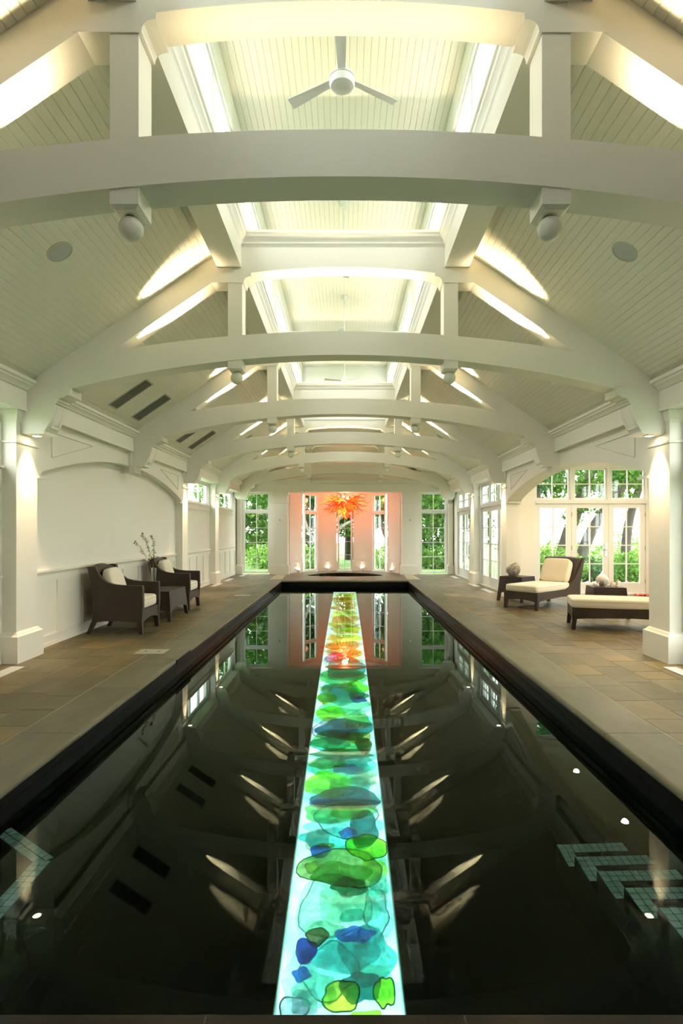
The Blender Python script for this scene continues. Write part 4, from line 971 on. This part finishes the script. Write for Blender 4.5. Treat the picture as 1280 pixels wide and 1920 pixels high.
# ================================================================== GLASS INLAY IN THE POOL FLOOR
def px_water(u, v, D):
    """pixel -> point at depth D under the water, following the bend of the ray at the surface"""
    te = (v - CY) / F; e = math.atan(te); r_ = math.asin(math.cos(e) / 1.333)
    Y = (H - WZ) / te + D * math.tan(r_); return CAMX + (u - CX) * Y / F, Y
gi = thing('glass_inlay', 'long backlit strip of colourful art glass shapes glowing along the pool floor', 'glass artwork', (0, 0, 0))
GB, GT = -1.585, -1.462
MB().box(-SX + .003, SX - .003, PY0 + .03, PY1 - .06, GB - .012, GB).build('light_panel', 'light_panel', gi)
simple('trough', (.75, .95, .92), .5)
m = MB()
for s in (-1, 1): m.box(*sorted((s * SX, s * (SX - .006))), PY0 + .02, PY1 - .05, GB, GT)
m.build('trough_side', 'trough', gi, weld=False)
pieces = [  # u, v, width px, height px, glass, rim, seed
 (642, 1720, 165, 150, 'clearaqua', 0), (640, 1627, 132, 62, 'olive', 1), (640, 1640, 95, 40, 'green', 0), (692, 1592, 58, 56, 'lime', 1), (712, 1622, 40, 36, 'lime', 0), (585, 1620, 20, 22, 'lime', 1),
 (705, 1705, 40, 72, 'aqua', 1), (665, 1749, 66, 26, 'blue', 0), (594, 1755, 38, 26, 'umber', 1), (573, 1785, 34, 44, 'navy', 0), (565, 1832, 30, 24, 'blue', 0), (627, 1690, 120, 94, 'celadon', 1),
 (618, 1812, 90, 90, 'aqua', 1), (688, 1785, 92, 88, 'teal', 0), (690, 1765, 55, 50, 'aqua', 0), (676, 1850, 66, 52, 'dteal', 0), (640, 1870, 62, 50, 'gold', 1), (721, 1866, 32, 64, 'lime', 1), (687, 1893, 50, 22, 'lime', 0),
 (550, 1880, 46, 38, 'lilac', 1), (571, 1872, 46, 44, 'grey', 0), (655, 1660, 60, 30, 'dgreen', 0), (610, 1742, 60, 26, 'sea', 0), (720, 1660, 30, 40, 'sea', 0), (660, 1720, 40, 22, 'teal', 0),
 (595, 1567, 42, 34, 'brownpink', 0), (610, 1580, 28, 10, 'amber', 0), (600, 1592, 32, 22, 'blue', 0), (652, 1560, 28, 16, 'blue', 1), (650, 1537, 105, 52, 'clearaqua', 1), (682, 1555, 48, 58, 'dteal', 0),
 (652, 1525, 60, 24, 'green', 0), (605, 1500, 40, 17, 'blue', 0), (667, 1502, 76, 18, 'dteal', 0), (604, 1468, 70, 44, 'lime', 0), (655, 1482, 76, 44, 'teal', 0), (684, 1460, 44, 24, 'brownpink', 0), (610, 1530, 50, 26, 'aqua', 0),
 (615, 1433, 60, 20, 'olive', 0), (652, 1437, 50, 16, 'navy', 0), (642, 1410, 96, 18, 'dgreen', 0), (617, 1393, 58, 22, 'teal', 1), (682, 1396, 28, 24, 'umber', 0), (668, 1382, 50, 18, 'amber', 0), (660, 1425, 60, 18, 'sea', 0), (690, 1435, 36, 24, 'aqua', 0),
 (624, 1366, 66, 38, 'mauve', 1), (645, 1368, 44, 26, 'lilac', 0), (672, 1350, 48, 24, 'green', 0), (618, 1336, 48, 22, 'lime', 0), (645, 1321, 80, 26, 'sea', 1), (672, 1312, 28, 10, 'blue', 0), (611, 1310, 30, 20, 'gold', 0),
 (641, 1296, 50, 30, 'teal', 1), (676, 1287, 40, 20, 'lime', 0), (675, 1303, 32, 12, 'dgreen', 0), (611, 1290, 24, 10, 'amber', 0), (650, 1268, 60, 14, 'grey', 1), (621, 1266, 36, 13, 'sea', 0), (647, 1252, 70, 9, 'umber', 0), (675, 1270, 24, 12, 'green', 0),
 (627, 1232, 30, 18, 'magenta', 0), (650, 1238, 40, 12, 'orange', 0), (640, 1222, 60, 12, 'peach', 0), (664, 1225, 26, 14, 'orange', 0), (625, 1212, 28, 10, 'amber', 0), (655, 1208, 44, 10, 'peach', 0), (620, 1196, 28, 10, 'orange', 0), (660, 1194, 34, 9, 'yellow', 0),
 (667, 1179, 32, 10, 'lime', 0), (622, 1170, 34, 9, 'yellow', 0), (650, 1172, 50, 8, 'peach', 0), (645, 1160, 52, 8, 'orange', 0), (648, 1150, 44, 7, 'peach', 0), (640, 1140, 44, 7, 'amber', 0), (652, 1131, 40, 7, 'peach', 0), (642, 1123, 38, 6, 'orange', 0), (650, 1116, 36, 6, 'peach', 0)]
under = []
for k, v in enumerate((1600, 1568, 1545, 1520, 1496, 1474, 1452, 1430, 1410, 1388, 1366, 1344, 1322, 1302, 1284, 1266, 1250, 1236)):
    under.append((648 + (-1) ** k * 14, v, (v - 998) * .27, 34, ['sea', 'teal', 'aqua', 'green', 'dteal', 'sea'][k % 6], 0))
for k, v in enumerate((1222, 1210, 1199, 1189, 1179, 1170, 1161, 1153, 1145, 1138, 1131, 1125, 1119, 1113)):
    under.append((646 + (-1) ** k * 5, v, (v - 998) * .33, 14, ['peach', 'orange', 'yellow', 'peach', 'amber'][k % 5], 0))
for k, (u, v, wp, hp, g_) in enumerate(((735, 1640, 30, 120, 'clearaqua'), (560, 1840, 60, 90, 'clearaqua'), (590, 1860, 70, 60, 'sea'), (700, 1830, 70, 60, 'sea'), (640, 1780, 120, 60, 'teal'), (655, 1690, 110, 60, 'sea'))):
    under.append((u, v, wp, hp, g_, 0))
pieces = under + pieces
rr = random.Random(12)
for i, (u, v, wp, hp, g, rim) in enumerate(pieces):
    D = 1.33; x, yq = px_water(u, v, D); _, ya = px_water(u, v + hp / 2, D); _, yb_ = px_water(u, max(v - hp / 2, 1106), D)
    hx = 1.22 * wp / 2 * yq / F; hy = 1.25 * (yb_ - ya) / 2; yq = (ya + yb_) / 2; hx = min(hx, SX - .02); x = max(-SX + .022 + hx * .9, min(SX - .022 - hx * .9, x))
    z0 = GB + .012 + .012 * (i % 7); n = 28; ph = [rr.uniform(0, 6.28) for _ in range(4)]; lobes = rr.choice([3, 4, 5]); out = []
    for k in range(n):
        a = 2 * math.pi * k / n; q = 1 + .10 * math.sin(lobes * a + ph[0]) + .05 * math.sin(2 * a + ph[1]) + .03 * math.sin(7 * a + ph[2])
        if g == 'lime' and rim: q *= .72 + .42 * abs(math.cos(a)) ** 3
        out.append((q * math.cos(a) * .95, q * math.sin(a) * .95))
    vs = [(x, yq, z0 + .012)]; fs = []
    for rad in (.55, 1.0):
        for a_, b_ in out: vs.append((max(-SX + .008, min(SX - .008, x + a_ * hx * rad)), min(PY1 - .08, max(PY0 + .04, yq + b_ * hy * rad)), z0 + .010 * (1 - rad) + (.008 * math.sin(3 * math.atan2(b_, a_) + ph[3]) if rad == 1 else 0)))
    fs += [(0, 1 + k, 1 + (k + 1) % n) for k in range(n)] + [(1 + k, 1 + n + k, 1 + n + (k + 1) % n, 1 + (k + 1) % n) for k in range(n)]
    me_ = MB().add(vs, fs)
    o = me_.build('glass_shape', 'glass_' + g, gi, smooth=60)
    if rim:
        MB().tube([vs[1 + n + k % n] for k in range(n + 1)], .0045, 5, False).build('edge', 'glass_rim', o, smooth=60)
# bubbles in the glass
mb_ = bpy.data.materials.new('bubble'); mb_.use_nodes = True; t = mb_.node_tree; t.nodes.clear(); M['bubble'] = mb_
o_ = t.nodes.new('ShaderNodeOutputMaterial'); tr_ = t.nodes.new('ShaderNodeBsdfTransparent'); lw2 = t.nodes.new('ShaderNodeLayerWeight'); lw2.inputs['Blend'].default_value = .35
rp = t.nodes.new('ShaderNodeValToRGB'); rp.color_ramp.elements[0].color = (1, 1, 1, 1); rp.color_ramp.elements[1].color = (.15, .32, .30, 1); rp.color_ramp.elements[0].position = .45; rp.color_ramp.elements[1].position = .9
t.links.new(lw2.outputs['Facing'], rp.inputs['Fac']); t.links.new(rp.outputs[0], tr_.inputs[0]); t.links.new(tr_.outputs[0], o_.inputs[0])
m = MB(); rr = random.Random(31)
for i in range(420):
    if i < 150: u, v, R_ = rr.gauss(715, 18), rr.uniform(1610, 1880), rr.choice([.004, .006, .009, .013, .018])
    elif i < 230: u, v, R_ = rr.gauss(650, 35), rr.uniform(1600, 1860), rr.choice([.004, .006, .010])
    else: u, v, R_ = rr.gauss(655, 35), rr.uniform(1385, 1560), rr.choice([.003, .004, .006])
    x, yq = px_water(u, v, 1.28)
    if abs(x) < SX - .03: m.sphere((x, yq, GT - .026), R_, 5, 8)
o = m.build('bubbles', 'bubble', gi, smooth=80, weld=False); o['kind'] = 'stuff'
y = PY0 + .03
while y < PY1 - .1:
    ye = min(y + 1.20, PY1 - .06); MB().box(-SX + .007, SX - .007, y + .003, ye - .003, GT - .008, GT).build('cover_pane', 'cover_glass', gi); y = ye

# ================================================================== OUTDOORS
gz = -.06
g = MB()
for b in ((-60, -3.8, -40, 80), (7.45, 60, -40, 80), (3.8, 7.45, -40, 5.85), (3.8, 7.45, 12.85, 80), (-3.8, 3.8, 21.0, 80), (-3.8, 3.8, -40, -3.15), (-3.8, -2.2, 19.15, 21.0), (2.2, 3.8, 19.15, 21.0)):
    g.box(b[0], b[1], b[2], b[3], gz - .3, gz)
struct(g.build('floor_lawn', 'lawn', weld=False))
def leaves(name, blobs, n, size, mat, parent, seed):
    r_ = np.random.RandomState(seed); wts = np.array([b[3] * b[4] * b[5] for b in blobs]) ** .8; pick = r_.choice(len(blobs), n, p=wts / wts.sum())
    B = np.array(blobs); d = r_.normal(size=(n, 3)); d /= np.linalg.norm(d, axis=1)[:, None]; rad = r_.uniform(.45, 1.0, n) ** .6
    c = B[pick, :3] + d * rad[:, None] * B[pick, 3:6]; c[:, 2] = np.maximum(c[:, 2], gz + .03)
    a = r_.normal(size=(n, 3)); a /= np.linalg.norm(a, axis=1)[:, None]; b = np.cross(a, r_.normal(size=(n, 3))); b /= np.linalg.norm(b, axis=1)[:, None]
    s = size * r_.uniform(.6, 1.3, n)[:, None]
    V = np.stack([c - a * s, c + b * s * .55, c + a * s, c - b * s * .55], 1).reshape(-1, 3)
    me = bpy.data.meshes.new(name); me.from_pydata(V.tolist(), [], np.arange(4 * n).reshape(-1, 4).tolist()); me.materials.append(M[mat])
    return link(name, me, parent)
def tree(x, y, label, trunks, blobs, n, size, mat, bark, seed):
    r = thing('tree', label, 'tree', (x, y, gz), 0, 'garden trees')
    for tk in trunks: MB().tube(spline([Vector(p[:3]) for p in tk], 4), list(np.interp(np.linspace(0, 1, 4 * (len(tk) - 1) + 1), np.linspace(0, 1, len(tk)), [p[3] for p in tk])), 9).build('trunk', bark, r, smooth=60)
    leaves('foliage', blobs, n, size, mat, r, seed); return r
def shrub(x, y, label, blobs, n, size, mat, seed):
    r = thing('shrub', label, 'shrub', (x, y, gz), 0, 'garden shrubs')
    MB().tube([(0, 0, 0), (.02, 0, .3)], [.03, .02], 7).build('stem', 'bark', r); leaves('foliage', blobs, n, size, mat, r, seed); return r
# beyond the end wall and the niche
tree(-4.6, 24.5, 'leafy tree outside the left end window', [[(0, 0, 0, .16), (.1, 0, 1.6, .13), (.3, 0, 3.4, .08)], [(.08, 0, 1.3, .08), (.7, .2, 2.6, .05)]], [(0, 0, 3.2, 2.0, 1.4, 1.5), (.6, .4, 1.7, 1.3, 1.0, .9), (-.9, 0, 1.6, 1.2, 1, 1.0), (.9, 0, .8, .9, .8, .7)], 7500, .10, 'leaf_mid', 'bark', 1)
tree(-2.9, 27.5, 'darker tree standing behind the left end window', [[(0, 0, 0, .2), (0, 0, 4, .12)]], [(0, 0, 4.0, 2.2, 1.6, 1.7), (-.5, 0, 2.2, 1.5, 1.2, .9)], 5000, .13, 'leaf_dark', 'bark', 2)
tree(4.5, 24.0, 'dense tree filling the right end window', [[(0, 0, 0, .16), (-.1, 0, 1.8, .12), (.1, 0, 3.5, .07)]], [(0, 0, 3.2, 1.9, 1.3, 1.4), (-.5, 0, 1.7, 1.3, 1, 1.0), (.7, .2, 1.6, 1.2, 1, 1.1), (-.2, .3, .7, 1.4, .8, .7)], 7500, .10, 'leaf_mid', 'bark', 3)
tree(3.0, 28.0, 'dark tree far behind the right end window', [[(0, 0, 0, .2), (0, 0, 4, .12)]], [(0, 0, 4.0, 2.4, 1.6, 1.9), (.8, 0, 2.2, 1.6, 1.2, 1.0)], 5500, .14, 'leaf_dark', 'bark', 4)
tree(-.6, 24.2, 'tree with pale leaning trunks outside the centre niche window', [[(-.5, 0, 0, .12), (-.1, 0, 1.4, .10), (.5, 0, 2.3, .085), (1.0, .1, 3.6, .05)], [(-.2, 0, 1.1, .09), (.55, 0, 1.75, .07), (1.25, 0, 2.1, .05)], [(-.5, .1, .6, .08), (-1.1, 0, 1.9, .06), (-1.3, 0, 3.3, .04)]],
     [(.2, .4, 3.2, 1.6, 1.0, .9), (-.9, .5, 2.6, .8, .7, 1.0), (1.5, .5, 2.2, .7, .6, 1.0), (.1, .8, 2.3, .9, .6, .5), (-.9, .9, .9, .6, .5, .6)], 6500, .085, 'leaf_dark', 'bark_pale', 5)
tree(1.9, 23.6, 'forked dark tree outside the right niche window', [[(.0, 0, 0, .12), (.0, 0, .9, .11), (.3, 0, 2.0, .08), (.5, 0, 3.2, .05)], [(.0, 0, .8, .09), (-.35, 0, 1.7, .07), (-.55, 0, 3, .04)]], [(0, .3, 3.0, 1.1, .8, 1.0), (.5, .5, 2.2, .7, .5, .6), (-.6, .5, 2.4, .6, .5, .6)], 5000, .085, 'leaf_mid', 'bark', 6)
tree(0.2, 30.0, 'wide backdrop tree far behind the niche', [[(0, 0, 0, .25), (0, 0, 4.5, .15)]], [(0, -1, 4.2, 3.6, 1.6, 1.9), (-2.0, -1, 2.6, 1.6, 1.2, 1.2), (2.2, -1, 2.7, 1.5, 1.2, 1.2), (.1, -1.5, 2.2, 1.5, .8, 1.0)], 8000, .13, 'leaf_mid', 'bark', 7)
for i, (x, yy, lab, mt) in enumerate(((-3.3, 22.6, 'low bright shrub below the left end window', 'leaf_light'), (-1.6, 22.8, 'bright low shrub outside the left niche window', 'leaf_light'), (1.75, 22.4, 'bright low shrub outside the right niche window', 'leaf_light'), (3.6, 22.6, 'low green shrub below the right end window', 'leaf_mid'))):
    shrub(x, yy, lab, [(0, 0, .45, .8, .5, .5), (.4, .1, .3, .5, .4, .4)], 900, .07, mt, 20 + i)
# beyond the alcove doors
tree(7.35, 18.6, 'big dark maple leaning over the alcove doors, with two trunks', [[(-.3, 0, 0, .26), (-.05, 0, 1.2, .22), (.35, 0, 2.4, .19), (.95, 0, 4.0, .13)], [(.35, .2, .2, .20), (.75, .2, 1.3, .18), (1.25, .1, 2.2, .15), (2.3, 0, 3.6, .10)]],
     [(.2, 0, 3.9, 2.6, 1.6, 1.2), (-1.3, .2, 2.9, 1.1, .9, .85), (.5, -.4, 2.6, .9, .5, .6), (2.2, .2, 3.5, 1.0, .9, .6), (.1, -.2, 2.0, .35, .3, .35), (2.0, 0, 2.55, .4, .3, .3)], 7500, .085, 'leaf_mid', 'bark', 8)
tree(6.35, 17.3, 'slim white birch left of the maple outside the alcove', [[(.05, 0, 0, .075), (0, 0, 1.6, .065), (-.25, 0, 3.6, .04)], [(.02, 0, 1.2, .05), (.35, .1, 2.6, .04), (.5, .1, 3.8, .03)]], [(-.3, .3, 3.4, 1.1, .8, .8), (.3, .2, 2.8, .5, .4, .4)], 1100, .075, 'leaf_mid', 'birch', 9)
tree(5.35, 16.1, 'dark upright tree at the left edge of the alcove doors', [[(.15, 0, 0, .15), (.05, 0, 1.5, .11), (.25, 0, 3.6, .08)]], [(-.1, 0, 3.4, 1.0, .8, .9), (-.3, .2, 2.6, .6, .5, .5)], 1500, .08, 'leaf_dark', 'bark', 10)
tree(10.3, 19.6, 'leaning tree at the right edge of the alcove doors', [[(-.6, 0, 0, .17), (-.5, 0, 1.6, .15), (-.1, 0, 3.0, .12), (.5, 0, 4.2, .08)]], [(.2, 0, 3.8, 1.8, 1.3, .8), (-.9, 0, 3.2, .7, .6, .5)], 2200, .09, 'leaf_light', 'bark', 11)
SH = [(5.05, 15.1, .85, .75, 'leaf_mid', 'rounded green shrub beside the dark tree outside the alcove'), (5.95, 15.6, .9, 1.05, 'leaf_light', 'tall light green shrub left of the chaise back, outdoors'), (6.75, 16.0, .85, .80, 'leaf_dark', 'dark juniper shrub below the maple outdoors'),
      (7.6, 15.9, .8, .85, 'leaf_mid', 'green shrub behind the blue path light'), (8.35, 16.2, .85, .95, 'leaf_light', 'bright shrub outside the right alcove door'), (9.3, 16.6, .9, 1.0, 'leaf_light', 'bright shrub farthest right outside the alcove'), (7.9, 20.5, 1.2, 1.25, 'leaf_light', 'pale hedge shrub far behind the maple'), (10.6, 21.5, 1.5, 1.5, 'leaf_light', 'pale distant shrub at far right outdoors')]
for i, (x, yy, rx, hh, mt, lab) in enumerate(SH):
    shrub(x, yy, lab, [(0, 0, hh * .5, rx * .75, .55, hh * .5), (-rx * .4, .1, hh * .35, rx * .5, .4, hh * .35), (rx * .4, .05, hh * .4, rx * .5, .4, hh * .38)], 1300, .065, mt, 40 + i)
tree(5.6, 23.5, 'light tree seen through the right side doors', [[(0, 0, 0, .12), (.2, 0, 3, .07)]], [(0, 0, 3.2, 1.3, 1.2, 1.0)], 1200, .11, 'leaf_light', 'bark', 12)
tree(-9.5, 17.0, 'leafy tree outside the left high windows', [[(0, 0, 0, .2), (0, .2, 4.5, .1)]], [(0, 0, 4.8, 2.0, 2.4, 1.6)], 1800, .14, 'leaf_mid', 'bark', 13)
r = thing('path_light', 'small blue garden path light with a pointed hat, outside the alcove', 'path light', (6.83, 15.0, gz))
MB().tube([(0, 0, 0), (0, 0, .34)], .010, 8).build('post', 'lamp_blue', r); MB().lathe([(.02, .30), (.095, .30), (.085, .325), (.045, .36), (.02, .40), (.006, .43), (0, .43)], 20).build('hat', 'lamp_blue', r, smooth=40)
rr = random.Random(77); pm = {}
for i in range(22):
    c_ = rr.choice(['flower_violet', 'flower_violet', 'flower_white', 'flower_yellow', 'flower_pink'])
    if c_ not in pm:
        m = MB()
        for k in range(5): a = 2 * math.pi * k / 5; m.sphere((.028 * math.cos(a), .012 * (k % 2), .13 + .028 * math.sin(a)), (.026, .010, .026), 5, 7)
        m.tube([(0, .01, 0), (0, .01, .12)], .005, 5); pm[c_] = m.mesh('pansy', c_, 60, False)
    o = link('pansy', pm[c_], None, (6.05 + i * .068, 14.75 + (-.09, .0, .09)[i % 3], gz))
    tag(o, '%s pansy, number %s from the left in the row outside the alcove' % (c_.split('_')[1], ['one', 'two', 'three', 'four', 'five', 'six', 'seven', 'eight', 'nine', 'ten', 'eleven', 'twelve', 'thirteen', 'fourteen', 'fifteen', 'sixteen', 'seventeen', 'eighteen', 'nineteen', 'twenty', 'twenty-one', 'twenty-two'][i]), 'flower', 'pansies outside the alcove')
